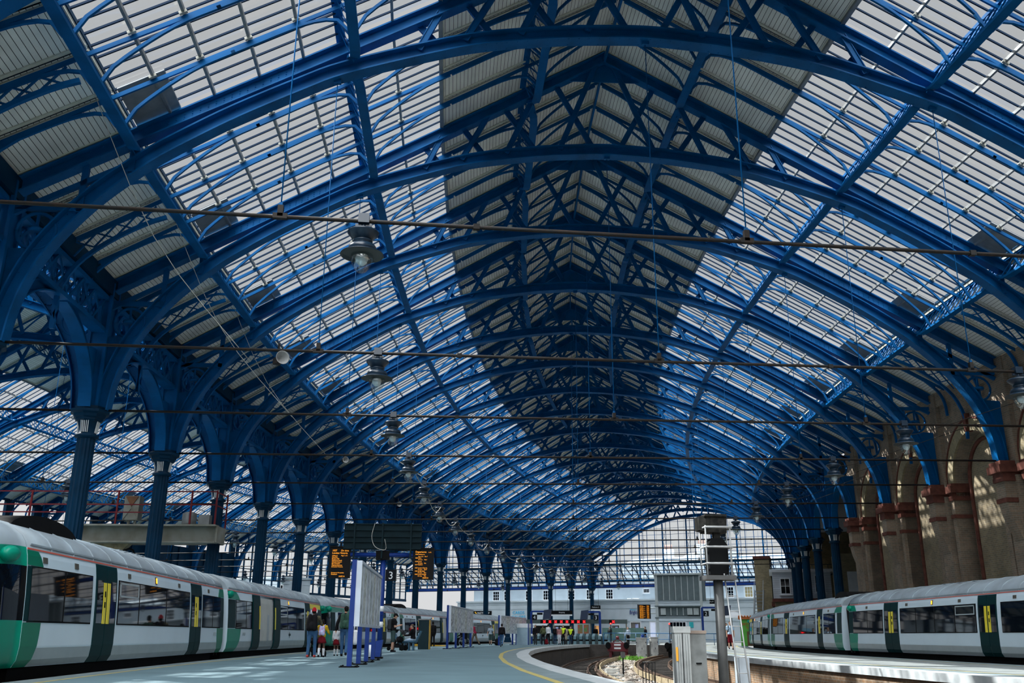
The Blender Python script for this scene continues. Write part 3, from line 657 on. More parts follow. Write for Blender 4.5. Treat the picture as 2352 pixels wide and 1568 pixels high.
for k in range(-1, 6): pier(k)['label'] = f'{nth(k)} corbelled brick pier with red terracotta capital along the right wall' if k > -1 else 'nearest corbelled brick pier of the right wall, level with the camera side'
# end return of the brick wall
m = MB(); p = [M(5.0, 17.0), M(5.25, 17.0), M(5.25, 18.4), M(5.0, 18.4)]; m.hexa([Vector((q.x, q.y, z)) for z in (-1, 12.4) for q in p]); o = m.build('wall_right', [RBRICK], org=M(5.1, 17.6), autouv=True); tag(o, kind='structure')
# ---------------------------------------------------------------- far left wall with ragged bright openings
m = MB()
for k in range(-2, 12):
    Lb = (M(k + 1, -51) - M(k, -51)).length; P = lambda d, ww, z: M(k, ww, z).lerp(M(k + 1, ww, z), d / Lb)
    def F(d0, d1, z0, z1, ww=-51): m.hexa([P(d0, ww, z0), P(d1, ww, z0), P(d1, ww - .3, z0), P(d0, ww - .3, z0), P(d0, ww, z1), P(d1, ww, z1), P(d1, ww - .3, z1), P(d0, ww - .3, z1)])
    F(0, Lb, -1, 10.4); F(0, 1, 10.4, 11.9); F(Lb/2 - .5, Lb/2 + .5, 10.4, 11.9); F(Lb - 1, Lb, 10.4, 11.9); F(0, Lb, 11.9, 12.6)
    for d in (1.0, 2.2, 4.5, 5.8): F(d, d + .16, -1, 10.4, -50.85)
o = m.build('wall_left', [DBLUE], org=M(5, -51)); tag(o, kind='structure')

t = thing('glazed_side_screen', 'tall bright glazed screen with thin posts closing the left roof beyond the dark wall', 'window screen', M(14.5, -51), 0); o_ = M(14.5, -51)
for i in range(27):
    k = 12.05 + i * .19; m = MB(); p = M(k, -51); m.box((p.x, p.y, 9.2), (.16 if i % 3 else .3, .16 if i % 3 else .3, 6.0), rz=RZ(k)); m.build('post', DBLUE, t, o_)
for z in (6.4, 7.6, 8.8, 10.0, 11.9):
    m = MB(); m.sweep([M(12 + .5*i, -51, z) for i in range(11)], [(-.05, -.05), (.05, -.05), (.05, .05), (-.05, .05)]); m.build('rail', DBLUE, t, o_)
m = MB(); wallrib(m, -51.1, 6.4, 11.9, 12, 17); m.build('glass', CLEAR, t, o_)
m = MB(); wallrib(m, -51, -.5, 5.2, 12, 17); wallrib(m, -51.4, -.5, 5.2, 12, 17, 0, True); ribbon(m, -51, -51.4, 5.2, 12, 17); m.build('white_base_wall', FAC, t, o_)
m = MB(); m.sweep([M(12 + .5*i, -51, 6.2) for i in range(11)], [(-.15, -.15), (.15, -.15), (.15, .15), (-.15, .15)]); m.build('sill_beam', DBLUE, t, o_)
# ================================================================ TRAINS
TWHITE = mat('train_white', (.62, .76, .86), .25, var=.06, scale=.8); TGREY = mat('train_grey', (.34, .40, .43), .3, var=.1)
TROOF = mat('train_roof', (.36, .44, .50), .38, var=.4, scale=1.2, dirt=(.27, .32, .36)); TGREEN = mat('train_green', (.0, .16, .09), .3, var=.08, spec=.25)
TDARKG = mat('train_door_green', (.002, .026, .03), .42, var=0, spec=.06); TYEL = mat('door_yellow', (.80, .66, .03), .35, var=0)
TRED = mat('cantrail_orange_red', (.55, .10, .06), .4, var=0); TWIN = mat('dark_window_glass', (.004, .006, .009), .03, var=0, spec=.28)
TBLK = mat('train_underframe', (.009, .009, .01), .7, var=.3, spec=.08); AMBER = mat('amber_lamp', (1, .35, .02), .4, var=0, emit=3); VENT = mat('brown_vent', (.08, .075, .06), .5, var=0)
REDD = mat('red_lamp', (1, .03, .02), .4, var=0, emit=3); INSIDE = mat('train_interior', (.52, .54, .52), .6, var=.1); CABG = mat('cab_bright_green', (.0, .23, .15), .3, var=.05, spec=.25)
TP = [(.20, 1.33), (.32, 1.40), (.55, 1.425), (.98, 1.41), (1.45, 1.385), (1.905, 1.345), (2.1, 1.315), (2.235, 1.28)]       # (z, half width)
TR = [(2.235, 1.28), (2.33, 1.25), (2.45, 1.17), (2.58, 1.0), (2.7, .74), (2.78, .42), (2.81, 0)]
def ty(z):
    for a, b in zip(TP, TP[1:]):
        if a[0] <= z <= b[0]: return a[1] + (b[1] - a[1]) * (z - a[0]) / (b[0] - a[0])
    return TP[0][1] if z < TP[0][0] else TP[-1][1]
def zsteps(z0, z1, n=None):
    zs = [z0] + [p[0] for p in TP if z0 < p[0] < z1] + [z1]; return zs
def skin(m, s, x0, x1, z0, z1, off=.006, th=.012, mi=0, extra=()):
    """a plate following the body side; x0/x1 may be functions of height"""
    f0, f1 = fn(x0), fn(x1); zs = sorted(set(zsteps(z0, z1)) | set(extra)); n = len(m.v)
    for z in zs:
        for f in (f0, f1):
            for o in (off, off - th): m.v.append((f(z), s*(ty(z) + o), z))
    for i in range(len(zs) - 1):
        a = n + 4*i
        q = [(a, a+2, a+6, a+4), (a+1, a+5, a+7, a+3), (a, a+4, a+5, a+1), (a+2, a+3, a+7, a+6)]
        for fce in q: m.face(fce if s < 0 else fce[::-1], mi)
    m.face((n, n+1, n+3, n+2), mi); e = n + 4*(len(zs) - 1); m.face((e, e+2, e+3, e+1), mi)
def text_mesh(body, size, m, name='lettering', ext=.002, align='LEFT', res=2, sx=1):
    cu = bpy.data.curves.new(name, 'FONT'); cu.body = body; cu.size = size; cu.extrude = ext; cu.align_x = align; cu.resolution_u = res; cu.space_line = 1
    o = bpy.data.objects.new(name, cu); me = baked(o); bpy.data.objects.remove(o); bpy.data.curves.remove(cu)
    me.materials.clear(); me.materials.append(m)
    if sx != 1:
        for v in me.vertices: v.co.x *= sx
    return me
def car(s0, s1, wc, side, label, group, doors, wins, vents=(), lamps=(), endA=None, endB=None, vis=None, crest=None, numb=None, podA=False, podB=False, roofpod=None, green=()):
    """s0..s1 arc metres, wc track centre, side = +1 if the visible side is the car's +y"""
    A, B = M(s0 / S, wc), M(s1 / S, wc); d = (B - A); Ln = d.length; ang = math.atan2(d.y, d.x)
    t = thing('train_car', label, 'train carriage', A, ang, group); X = lambda s: (s - s0) / (s1 - s0) * Ln
    m = MB(); prof = [(z, h) for z, h in TP]; pts = [(-h, z) for z, h in reversed(TP)]
    ring = [(h, z) for z, h in TP] ; n0 = len(m.v)
    e0, e1 = .0, Ln
    full = [(-h, z) for z, h in TP][::-1]; poly = full + [(h, z) for z, h in TP]     # open at the roof
    for x in (e0, e1):
        for y, z in poly: m.v.append((x, y, z))
    np_ = len(poly)
    for j in range(np_ - 1): m.face((j, j + 1, np_ + j + 1, np_ + j), 0, smooth=False)
    m.face(list(range(np_)), 0); m.face([np_ + j for j in range(np_)][::-1], 0)
    m.build('body_shell', TWHITE, t, loc=(0, 0, 0))
    m = MB(); rp = [(y, z) for z, y in TR] + [(-y, z) for z, y in TR[-2::-1]]; nr = len(rp); nx = max(2, round(Ln / 1.1))
    xs = [e0 + (e1 - e0) * i / nx for i in range(nx + 1)]
    for x in xs:
        for y, z in rp: m.v.append((x, y, z))
    for i in range(nx):
        for j in range(nr - 1): m.face((i*nr + j, (i+1)*nr + j, (i+1)*nr + j + 1, i*nr + j + 1), 0, smooth=True)
    m.face(list(range(nr)), 0); m.face([nx*nr + j for j in range(nr)][::-1], 0)
    for x in xs[1:-1]:      # welded roof ribs
        m.sweep([(x, y, z + .004) for y, z in rp], [(-.015, -.006), (.015, -.006), (.015, -.002), (-.015, -.002)], up=(1, 0, 0))
    for yy in (-1.262, 1.262): m.box((Ln/2, yy, 2.3), (Ln - .3, .04, .03))
    for i in range(5): m.box((Ln * (.45 + .03*i), -.55*side*-1, 2.765), (.25, .12, .02))
    m.build('roof', TROOF, t, loc=(0, 0, 0))
    if roofpod:
        a, b = X(roofpod[0]), X(roofpod[1]); m = MB()
        m.prism([(a, -.8, 2.5), (b, -.8, 2.5)] + [((a+b)/2 + (b-a)/2*math.cos(PI*i/14), -.8, 2.58 + .38*math.sin(PI*i/14)) for i in range(15)], (0, 0, 0), (0, 1.6, 0)); m.build('roof_pod', TBLK, t, loc=(0, 0, 0))
    m = MB()
    for s in (-1, 1): skin(m, s, .02, Ln - .02, 2.205, 2.232, .012, .016)
    m.build('cantrail_stripe', TRED, t, loc=(0, 0, 0))
    m = MB()
    for s in (-1, 1): skin(m, s, .02, Ln - .02, .21, .52, .004, .01)
    m.build('lower_grey_band', TGREY, t, loc=(0, 0, 0))
    m = MB(); m.box((Ln/2, 0, -.12), (Ln - .6, 2.3, .58))
    for i in range(6): m.box((Ln*(.28 + .09*i), side*1.16, -.28), (Ln*.07, .3, .45))
    m.build('underframe', TBLK, t, loc=(0, 0, 0))
    for bx in (.16, .84):
        m = MB(); m.box((Ln*bx, 0, -.42), (2.6, 2.3, .24))
        for dx in (-.9, .9):
            for yy in (-.76, .76): m.prism([(Ln*bx + dx + .42*math.cos(2*PI*i/16), yy - .06, -.52 + .4*math.sin(2*PI*i/16)) for i in range(16)], (0, 0, 0), (0, .12, 0))
        m.build('bogie', TBLK, t, loc=(0, 0, 0))
    for sd in (-1, 1):
        if sd != side and vis is None: continue
        for i, (a, b, *hop) in enumerate(wins):
            a, b = X(a), X(b); f = MB(); skin(f, sd, a - .03, b + .03, .955, 1.925, .008, .012); fo = f.build('window_frame', TBLK, t, loc=(0, 0, 0))
            f = MB(); skin(f, sd, a, b, .985, 1.90, .016, .012); f.build('window_pane', TWIN, fo)
            for q in hop:
                q = X(q); f = MB(); skin(f, sd, q - .02, q + .02, .985, 1.90, .02, .012); f.build('window_mullion', TBLK, fo)
            if hop and len(hop) > 1:
                f = MB(); q0, q1 = a + .06, X(hop[0]) - .06
                for z0, z1 in ((1.84, 1.88), (1.56, 1.6)): skin(f, sd, q0, q1, z0, z1, .026, .016)
                for x0 in (q0, q1 - .04): skin(f, sd, x0, x0 + .04, 1.56, 1.88, .026, .016)
                f.build('hopper_frame', TGREY, fo)
        for a, b, op in doors:
            a, b = X(a), X(b); c = (a + b) / 2
            if op:
                f = MB(); skin(f, sd, a, b, .21, 2.18, -.0, .01); fo = f.build('door_opening', TBLK, t, loc=(0, 0, 0))
                f = MB(); skin(f, sd, a + .25, b - .25, .24, 2.1, .004, .006); f.build('vestibule_panel', INSIDE, fo)
                f = MB(); skin(f, sd, c + .1, c + .45, .5, 1.5, .008, .006); f.build('interior_grab_panel', TGREY, fo)
                for x0, x1 in ((a - (b-a)*.36, a + .1), (b - .1, b + (b-a)*.36)):
                    f = MB(); skin(f, sd, x0, x1, .21, 2.18, .06, .04); lf = f.build('door_leaf', TDARKG, t, loc=(0, 0, 0))
                    f = MB(); skin(f, sd, x1 - .15 if x0 < c else x0 + .02, x1 - .02 if x0 < c else x0 + .15, .95, 1.8, .07, .012); f.build('door_edge_strip', TYEL, lf)
                continue
            for x0, x1, e in ((a, c - .012, 1), (c + .012, b, -1)):
                f = MB(); skin(f, sd, x0, x1, .2, 2.185, .014, .02); lf = f.build('door_leaf', TDARKG, t, loc=(0, 0, 0))
                w_ = x1 - x0; f = MB(); q0, q1 = (x0 + w_*.12, x1 - w_*.36) if e > 0 else (x0 + w_*.36, x1 - w_*.12); skin(f, sd, q0, q1, .98, 1.86, .02, .012); f.build('door_window', TWIN, lf)
                f = MB(); q0, q1 = (x1 - w_*.3, x1 - .03) if e > 0 else (x0 + .03, x0 + w_*.3); skin(f, sd, q0, q1, .97, 1.82, .024, .014); f.build('door_edge_strip', TYEL, lf)
                if e > 0:
                    f = MB()
                    for zz in (1.3, 1.52): skin(f, sd, q0 + .05, q1 - .05, zz, zz + .12, .03, .012)
                    f.build('door_button', TBLK, lf)
        for v in vents:
            f = MB(); x = X(v); skin(f, sd, x - .1, x + .1, 2.0, 2.11, .012, .014); f.build('side_vent', VENT, t, loc=(0, 0, 0))
        for v in lamps:
            f = MB(); x = X(v); skin(f, sd, x - .07, x + .07, 1.98, 2.15, .012, .014); lo = f.build('indicator_housing', TBLK, t, loc=(0, 0, 0)); f = MB(); skin(f, sd, x - .035, x + .035, 2.0, 2.13, .024, .014); f.build('door_indicator_lamp', AMBER, lo)
        for (xa, xb, mt, za, zb) in green:
            f = MB(); skin(f, sd, X(xa), X(xb), za, zb, .012, .014); f.build('livery_panel', mt, t, loc=(0, 0, 0))
        if crest is not None:
            x = X(crest); f = MB()
            for pts in ([(0, .13), (.05, 0), (0, -.13), (-.05, 0)],):
                f.prism([(x + px, sd*(ty(.75) + .012), .75 + pz) for px, pz in pts], (0, 0, 0), (0, sd*.006, 0))
            f.prism([(x + px, sd*(ty(.75) + .016), .75 + pz) for px, pz in ((-.16, .05), (.16, .05), (.16, -.04), (-.16, -.04))], (0, 0, 0), (0, sd*.006, 0)); f.build('livery_crest', TDARKG, t, loc=(0, 0, 0))
        if numb:
            me = text_mesh(numb[1], .16, TGREY); part('fleet_number', me, t, (X(numb[0]), sd*(ty(.8) + .012), .72), (PI/2 + .03, 0, PI if sd > 0 else 0))
    for which, e in (('A', endA), ('B', endB)):
        if not e: continue
        x_end = 0 if which == 'A' else Ln; dr = 1 if which == 'A' else -1; ln, kind = e; GMT = TGREEN if kind != 'bright' else CABG
        for sd in (-1, 1):
            g = lambda z: x_end + dr * (ln * (1.0 if z < .98 else .92)) * math.sqrt(max(.02, 1 - ((.98 - z) / 1.0) ** 2 * .85)) if z < .98 else x_end + dr * ln * math.sqrt(max(.02, 1 - ((z - 1.6) / .72) ** 2 * .9))
            ex = [.2 + .08*i for i in range(1, 25)]
            f0 = (lambda z: x_end + dr*.004)
            for za, zb in ((.2, .95), (1.93, 2.19)):
                m = MB(); skin(m, sd, *((f0, g) if dr > 0 else (g, f0)), za, zb, .010, .012, extra=[z for z in ex if za < z < zb]); m.build('green_swoosh', GMT, t, loc=(0, 0, 0))
        m = MB()
        for sd in (-1, 1):
            a, b = (x_end + dr*.01, x_end + dr*ln*.55); skin(m, sd, min(a, b), max(a, b), .97, 1.915, .009, .012)
        m.build('dark_end_panel', TDARKG, t, loc=(0, 0, 0))
    for flag, x in ((podA, .18), (podB, Ln - .18)):
        if flag:
            m = MB(); m.ball((x, side*1.36, 2.08), (.2, .13, .13), 0, 14, 8); m.box((x + .2, side*1.34, 2.08), (.1, .06, .12)); m.build('mirror_pod', CABG, t, loc=(0, 0, 0))
    return t, Ln
def gangway(s, wc, label, ln=.62):
    A, B = M((s - ln/2) / S, wc), M((s + ln/2) / S, wc); d = B - A; m = MB(); L_ = d.length
    n = 4; pr = [(-1.18, .1), (1.18, .1), (1.2, 2.1), (.9, 2.5), (.4, 2.68), (-.4, 2.68), (-.9, 2.5), (-1.2, 2.1)]
    for i in range(n):
        a = i / n * L_; m.prism([(a + .02, y * (.96 if i % 2 else 1), z) for y, z in pr], (0, 0, 0), (L_/n - .03, 0, 0))
    o = m.build('gangway_bellows', TBLK, loc=A, rz=math.atan2(d.y, d.x)); tag(o, label, 'gangway', 'carriage gangways')
def cab(s0, s1, wc, side, label, towards):
    """a streamlined driving end; towards=-1 nose at s0"""
    A, B = M(s0 / S, wc), M(s1 / S, wc); d = B - A; Ln = d.length; t = thing('driving_cab', label, 'train cab', A, math.atan2(d.y, d.x), 'driving cabs'); m = MB()
    n = 8; full = [(h, z) for z, h in TP] + [(y, z) for z, y in TR[1:]] ; sec = full + [(-y, z) for y, z in full[::-1][1:]]; q = len(sec)
    def shrink(u): return 1 - .32 * u ** 2.4
    for i in range(n + 1):
        u = i / n; x = Ln * (1 - u) if towards < 0 else Ln * u; k_ = shrink(u)
        for y, z in sec: m.v.append((x, y * k_, z if z < 1.0 else 1.0 + (z - 1.0) * (1 - .18 * u ** 2)))
    for i in range(n):
        for j in range(q):
            j2 = (j + 1) % q; zc = (sec[j][1] + sec[j2][1]) / 2; roof_ = zc > 2.25
            mi = 2 if roof_ else (1 if .96 < zc < 1.92 else 0)
            m.face((i*q + j, i*q + j2, (i+1)*q + j2, (i+1)*q + j), mi, smooth=True)
    m.face([n*q + j for j in range(q)], 1); m.face([j for j in range(q)], 0); m.build('cab_shell', [CABG, TWIN, TROOF], t, loc=(0, 0, 0))
    m = MB(); m.box((Ln/2, 0, -.15), (Ln*.9, 2.0, .6)); m.build('underframe', TBLK, t, loc=(0, 0, 0)); m = MB(); xm = Ln*.65 if towards < 0 else Ln*.35
    m.ball((xm, side*1.36, 2.05), (.24, .15, .14), 0, 14, 8); m.build('mirror_pod', CABG, t, loc=(0, 0, 0)); return t
LW, RW = -14.3, 13.95
GL = 'carriages of the left trains'; GR = 'carriages of the right train'
cab(-7.2, -4.98, LW, -1, 'green cab end with black window at the left edge of the photo', -1)
car(-4.92, 9.55, LW, -1, 'nearest white carriage of the left train, with the curved dark roof pod', GL, [(-1.71, -.48, 0), (5.6, 6.76, 0)], [(-4.75, -1.92, -3.3), (-.34, 5.45, 1.05, 3.2), (6.92, 9.1, 8.1)], vents=(-4.2, -2.75, .35, 4.4, 7.6), lamps=(2.35,), endA=(.75, 'a'), endB=(.85, 'a'), numb=(8.3, '78283'), roofpod=(-4.7, -1.6))
gangway(9.87, LW, 'dark gangway after the nearest left carriage')
car(10.2, 25.25, LW, -1, 'second white carriage of the left train, with open doors behind the walking group', GL, [(13.9, 16.2, 1), (21.75, 22.75, 0)], [(11.1, 13.2, 12.3), (16.9, 21.5, 18.4, 20.0)], lamps=(18.6,), endA=(1.6, 'bright'), endB=(2.6, 'a'), podA=True, crest=18.8, numb=(11.9, '78483'), green=((22.8, 25.1, TYEL, 1.96, 2.17),))
cab(25.3, 26.0, LW, -1, 'dark green cab end between the two left trains, facing away', 1); cab(26.05, 27.6, LW, -1, 'bright green cab of the farther left train', -1)
car(27.6, 43.0, LW, -1, 'green ended carriage of the farther left train, behind the poster board', GL, [(32.2, 33.6, 0), (38.9, 40.3, 0)], [(28.9, 31.9, 30.4), (33.9, 38.6, 35.4, 37.0), (40.6, 42.4, 41.5)], vents=(29.5, 34.8, 41.4), lamps=(36.2,), endA=(1.4, 'bright'), endB=(1.5, 'a'), crest=36.6, green=((27.7, 31.9, CABG, 1.96, 2.17),))
gangway(43.65, LW, 'dark gangway behind the man in the black cap', 1.1)
car(44.4, 60.0, LW, -1, 'white carriage with open doors behind the bench and the second poster board', GL, [(48.6, 49.9, 0), (56.2, 57.8, 1)], [(45.6, 48.3, 47), (50.2, 55.6, 51.8, 53.6), (58.6, 59.6)], vents=(46.2, 47.6, 53.0), lamps=(53.4,), endA=(1.2, 'a'), endB=(1.4, 'a'), roofpod=(44.6, 47.8))
gangway(60.4, LW, 'dark gangway hidden behind the second poster board', .6)
car(60.8, 75.8, LW, -1, 'farthest white carriage of the left train, ending by the man in the sun hat', GL, [(63.8, 65.0, 0), (72.2, 73.3, 0)], [(61.4, 63.5), (65.3, 71.6, 67.3, 69.5), (73.5, 74.6)], lamps=(68.6,), endA=(1, 'a'), endB=(2.6, 'a'), crest=69.0, green=((73.4, 75.5, TYEL, 1.96, 2.17),))
cab(75.85, 77.4, LW, -1, 'green nose of the left train farthest from the camera', 1)
car(2.0, 22.25, RW, 1, 'nearest white carriage of the right train, in front of the brick wall', GR, [(8.2, 9.5, 0), (16.47, 17.97, 0)], [(2.4, 7.9, 6.2, 4.5), (9.7, 16.25, 11.3, 13.0, 14.7), (18.15, 21.7, 19.9)], vents=(7.0, 10.9, 15.6, 20.0), lamps=(13.2,), endB=(1.0, 'bright'), podB=True, numb=(4.2, '78292'))
gangway(22.75, RW, 'dark gangway between the two nearest right carriages', .9)
car(23.3, 41.8, RW, 1, 'second white carriage of the right train, below the white cabin', GR, [(27.3, 28.5, 0), (35.9, 37.4, 0)], [(24.6, 27.0, 25.8), (28.9, 35.6, 31, 33.2), (37.7, 41.0, 39.3)], vents=(26, 34.6), lamps=(31.8,), endA=(1.5, 'bright'), endB=(1.2, 'a'), roofpod=(23.8, 26.6))
gangway(42.05, RW, 'dark gangway between the second and third right carriages', .4)
car(42.3, 62.5, RW, 1, 'farthest white carriage of the right train, with a yellow fronted end', GR, [(48.5, 50.2, 0), (57.2, 58.8, 0)], [(43.6, 48.1, 46), (50.6, 56.8, 53), (59.2, 61.2)], vents=(46, 55), lamps=(56,), endA=(1.6, 'bright'), endB=(2.2, 'bright'), podA=True, green=((59.2, 62.2, TYEL, 1.96, 2.17),))
cab(62.55, 64.6, RW, 1, 'green nose of the right train beside the food stall', 1)
# ================================================================ LAMPS AND CABLES
LSH = mat('lamp_enamel_blue', (.008, .025, .05), .3, var=.2); LIN = mat('lamp_shade_inside', (.22, .22, .2), .6, var=.2)
def lamp_meshes():
    D = {}; m = MB(); m.box((0, 0, .02), (.2, .2, .18)); m.box((0, 0, -.1), (.3, .06, .05)); m.lathe([(.05, -.18), (.05, -.05)], n=10); D['hanger_box'] = m.mesh('hanger_box', LSH)
    m = MB(); m.lathe([(.06, -.15), (.11, -.17), (.26, -.215), (.29, -.24), (.285, -.26), (.22, -.33), (.165, -.395), (.15, -.4)], n=24); D['cap'] = m.mesh('cap', LSH)
    m = MB(); m.lathe([(.14, -.39), (.18, -.405), (.18, -.425), (.14, -.445), (.15, -.47), (.22, -.49), (.25, -.53), (.265, -.61), (.2, -.63)], n=24); D['neck'] = m.mesh('neck', LSH)
    m = MB(); m.lathe([(.25, -.6), (.3, -.64), (.39, -.67), (.395, -.685)], n=28); m.lathe([(.392, -.685), (.3, -.67), (.2, -.65)], n=28, mi=1); D['shade'] = m.mesh('shade', [LSH, LIN])
    m = MB(); m.lathe([(.2, -.66), (.205, -.74), (.19, -.83), (.14, -.94), (.075, -1.015), (0, -1.04)], n=24); D['globe'] = m.mesh('globe', GLOBE)
    m = MB(); m.lathe([(0, -.66), (.1, -.68), (.12, -.75), (.1, -.82), (.06, -.87), (0, -.885)], n=16); D['bulb'] = m.mesh('bulb', GLOBE_IN)
    return D
LM = lamp_meshes()
def lamp(k, ww, label, group, dz=0):
    t = thing('pendant_lamp', label, 'lamp', M(k, ww, 7.62 + dz), RZ(k), group)
    for n in ('hanger_box', 'cap', 'neck', 'shade'): part(n, LM[n], t)
    g = part('globe', LM['globe'], t); part('bulb', LM['bulb'], g)
for k in range(-1, 16): lamp(k, -7.27, f'{nth(k)} blue pendant lamp with clear pointed globe in the left hanging row', 'pendant lamps of the left row', .4 if k == -1 else 0)
for k in range(0, 14): lamp(k, 9.78, f'{ORD[k]} blue pendant lamp with clear pointed globe in the row by the brick wall side', 'pendant lamps of the right row')
for k in range(0, 16):
    for ww, nm in ((-24.2, 'near'), (-43.7, 'far')): lamp(k, ww, f'{ORD[k]} pendant lamp of the {nm} row under the left roof beyond the columns', f'{nm} row of pendant lamps under the left roof')
CABLE = mat('pale_cable', (.45, .44, .4), .6, var=.3)
def cable(pts, r, label, cat, group=None, m_=None, name='cable'):
    m = MB(); m.tube(smooth(pts, 4), r, 6); o = m.build(name, m_ or CABLE, org=pts[0]); return tag(o, label, cat, group)
random.seed(5)
for k in range(2, 13):
    a, b = M(k, -7.2, 7.45), M(k + 1, -7.2, 7.45); c = a.lerp(b, .5); sag = .5 + .25 * math.sin(k * 2.3)
    cable([a, a.lerp(b, .25) - Vector((0, 0, sag * .75)), c - Vector((0, 0, sag)), a.lerp(b, .75) - Vector((0, 0, sag * .75)), b], .022, f'pale sagging cable between the {nth(k)} and {nth(k+1)} lamps of the left row', 'cable', 'sagging lamp cables')
for k in range(1, 6): cable([M(k, 9.8, 7.7), M(k + .5, 11.8, 8.0), M(k, 16.6, 9.4)], .012, f'thin wire from the {ORD[k]} lamp of the right row up to the wall', 'cable', 'lamp wires to the wall', IRON)
for k in (0, 1, 2): cable([M(k - .6, -14.2, 13.6), M(k, -13.2, 10.6), M(k + .3, -11.0, 8.0)], .01, f'thin hanging wire beside the {ORD[k]} spandrel of the left columns', 'cable', 'thin wires at the left spandrels', CABLE)
def speaker(k, ww, z, label):
    t = thing('horn_speaker', label, 'loudspeaker', M(k, ww, z), RZ(k) + .5, 'horn loudspeakers'); 
    m = MB(); pr = [(.04, .0), (.06, .12), (.1, .22), (.17, .3), (.175, .31), (.15, .28), (.06, .14), (0, .1)]
    m.lathe(pr, n=18); me = m.mesh('horn', mat('speaker_grey', (.3, .31, .31), .5, var=.1)); part('horn', me, t, (0, 0, 0), (PI/2, 0, 0))
    m = MB(); m.box((0, .1, 0), (.16, .2, .16)); m.box((0, .05, .2), (.04, .04, .5)); m.build('bracket', IRON, t, loc=(0, 0, 0))
speaker(0, -9.75, 7.35, 'grey horn loudspeaker hanging on the second tie rod near the left lamps'); speaker(4, -12.7, 10.0, 'small horn loudspeaker high on the fifth left spandrel'); speaker(6, -12.5, 9.5, 'small horn loudspeaker high on the seventh left spandrel')
# ================================================================ END SCREEN
def screen(off, label, wA, wB, base):
    t = thing('glazed_end_screen', label, 'window screen', M(17, off, base), RZ(17)); 
    top = lambda ww: (arch_z(ww) if abs(ww) < 16.4 else 9.6)
    n = int((wB - wA) / 1.22); 
    for i in range(n + 1):
        ww = wA + (wB - wA) * i / n; tp = top(ww)
        if tp < base + .3: continue
        hv = .16 if i % 3 == 0 else .07
        m = MB(); m.box((ww, .25, (base + tp)/2 - base), (hv, hv * 1.3, tp - base)); 
        if i % 3 == 0 and i < n:     # diagonal bracing between paired posts
            z = base + 3.3
            while z < min(tp, top(ww + .55)) - 1.6: m.beam((ww, .25, z - base), (ww + .55, .25, z + 1.5 - base), .03, .03); m.beam((ww + .55, .25, z - base), (ww, .25, z + 1.5 - base), .03, .03); z += 1.5
            if top(ww + .55) > base: m.box((ww + .55, .25, (base + top(ww + .55))/2 - base), (.06, .08, top(ww + .55) - base))
        m.build('mullion', BLUE, t, loc=(0, 0, 0))
    z = base + .9
    while z < 17:
        ws = [wA + .1 * q for q in range(int((wB - wA) * 10) + 1) if top(wA + .1 * q) > z]
        if ws:
            m = MB(); h_ = .12 if abs(z - base - 3.6) < .5 else .045; m.box(((ws[0] + ws[-1])/2, .25, z - base), (ws[-1] - ws[0], .06, h_)); m.build('transom', BLUE, t, loc=(0, 0, 0))
        z += .9
    m = MB(); pts = [(wA + (wB - wA) * q / 40) for q in range(41)]
    for a, b in zip(pts, pts[1:]): m.quad((a, .3, 3.0), (b, .3, 3.0), (b, .3, max(3.0, top(b) - base)), (a, .3, max(3.0, top(a) - base)))
    m.build('glass', CLEAR, t, loc=(0, 0, 0))
    m = MB(); m.box(((wA + wB)/2, .2, 0), (wB - wA, .34, .5)); m.build('bottom_girder', RBLUE, t, loc=(0, 0, 0))
    m = MB(); m.box(((wA + wB)/2, .2, 3.1), (wB - wA, .3, .3)); m.build('middle_girder', DBLUE, t, loc=(0, 0, 0))
    for i in range(n + 1):
        ww = wA + (wB - wA) * i / n
        m = MB(); m.beam((ww, .1, .2), (ww, -1.5, 2.9), .1, .16); m.build('raking_strut', DBLUE, t, loc=(0, 0, 0)) if i % 2 == 0 else None
screen(0, 'tall blue glazed end screen under the last arch of the main roof', -16.6, 16.4, 7.85)
screen(-34, 'blue glazed end screen under the last arch of the left roof', -16.6, 16.6, 7.85)
# bright glazed canopy beyond the screen
CANG = mat('canopy_glass_white', (.78, .82, .85), .35, var=.1, scale=1)
t = thing('glazed_canopy', 'sloping glazed canopy roof outside the end screens', 'canopy', M(17, -17, 8.4), RZ(17)); m = MB()
P = lambda ww, y, z: (ww + 17, y, z - 8.4)
m.quad(P(-52, .8, 10.9), P(16, .8, 10.9), P(16, 5, 9.0), P(-52, 5, 9.0)); m.build('panes', glass_mat('canopy_pane_glass', (.66, .7, .72), .1, .2), t, loc=(0, 0, 0)); m = MB()
for i in range(57): m.beam(P(-52 + 1.21*i, .8, 10.85), P(-52 + 1.21*i, 5, 8.95), .09, .12)
m.build('bars', DBLUE, t, loc=(0, 0, 0))
m = MB(); m.beam(P(-52, 5, 8.9), P(16, 5, 8.9), .2, .3); m.build('eaves_beam', DBLUE, t, loc=(0, 0, 0))
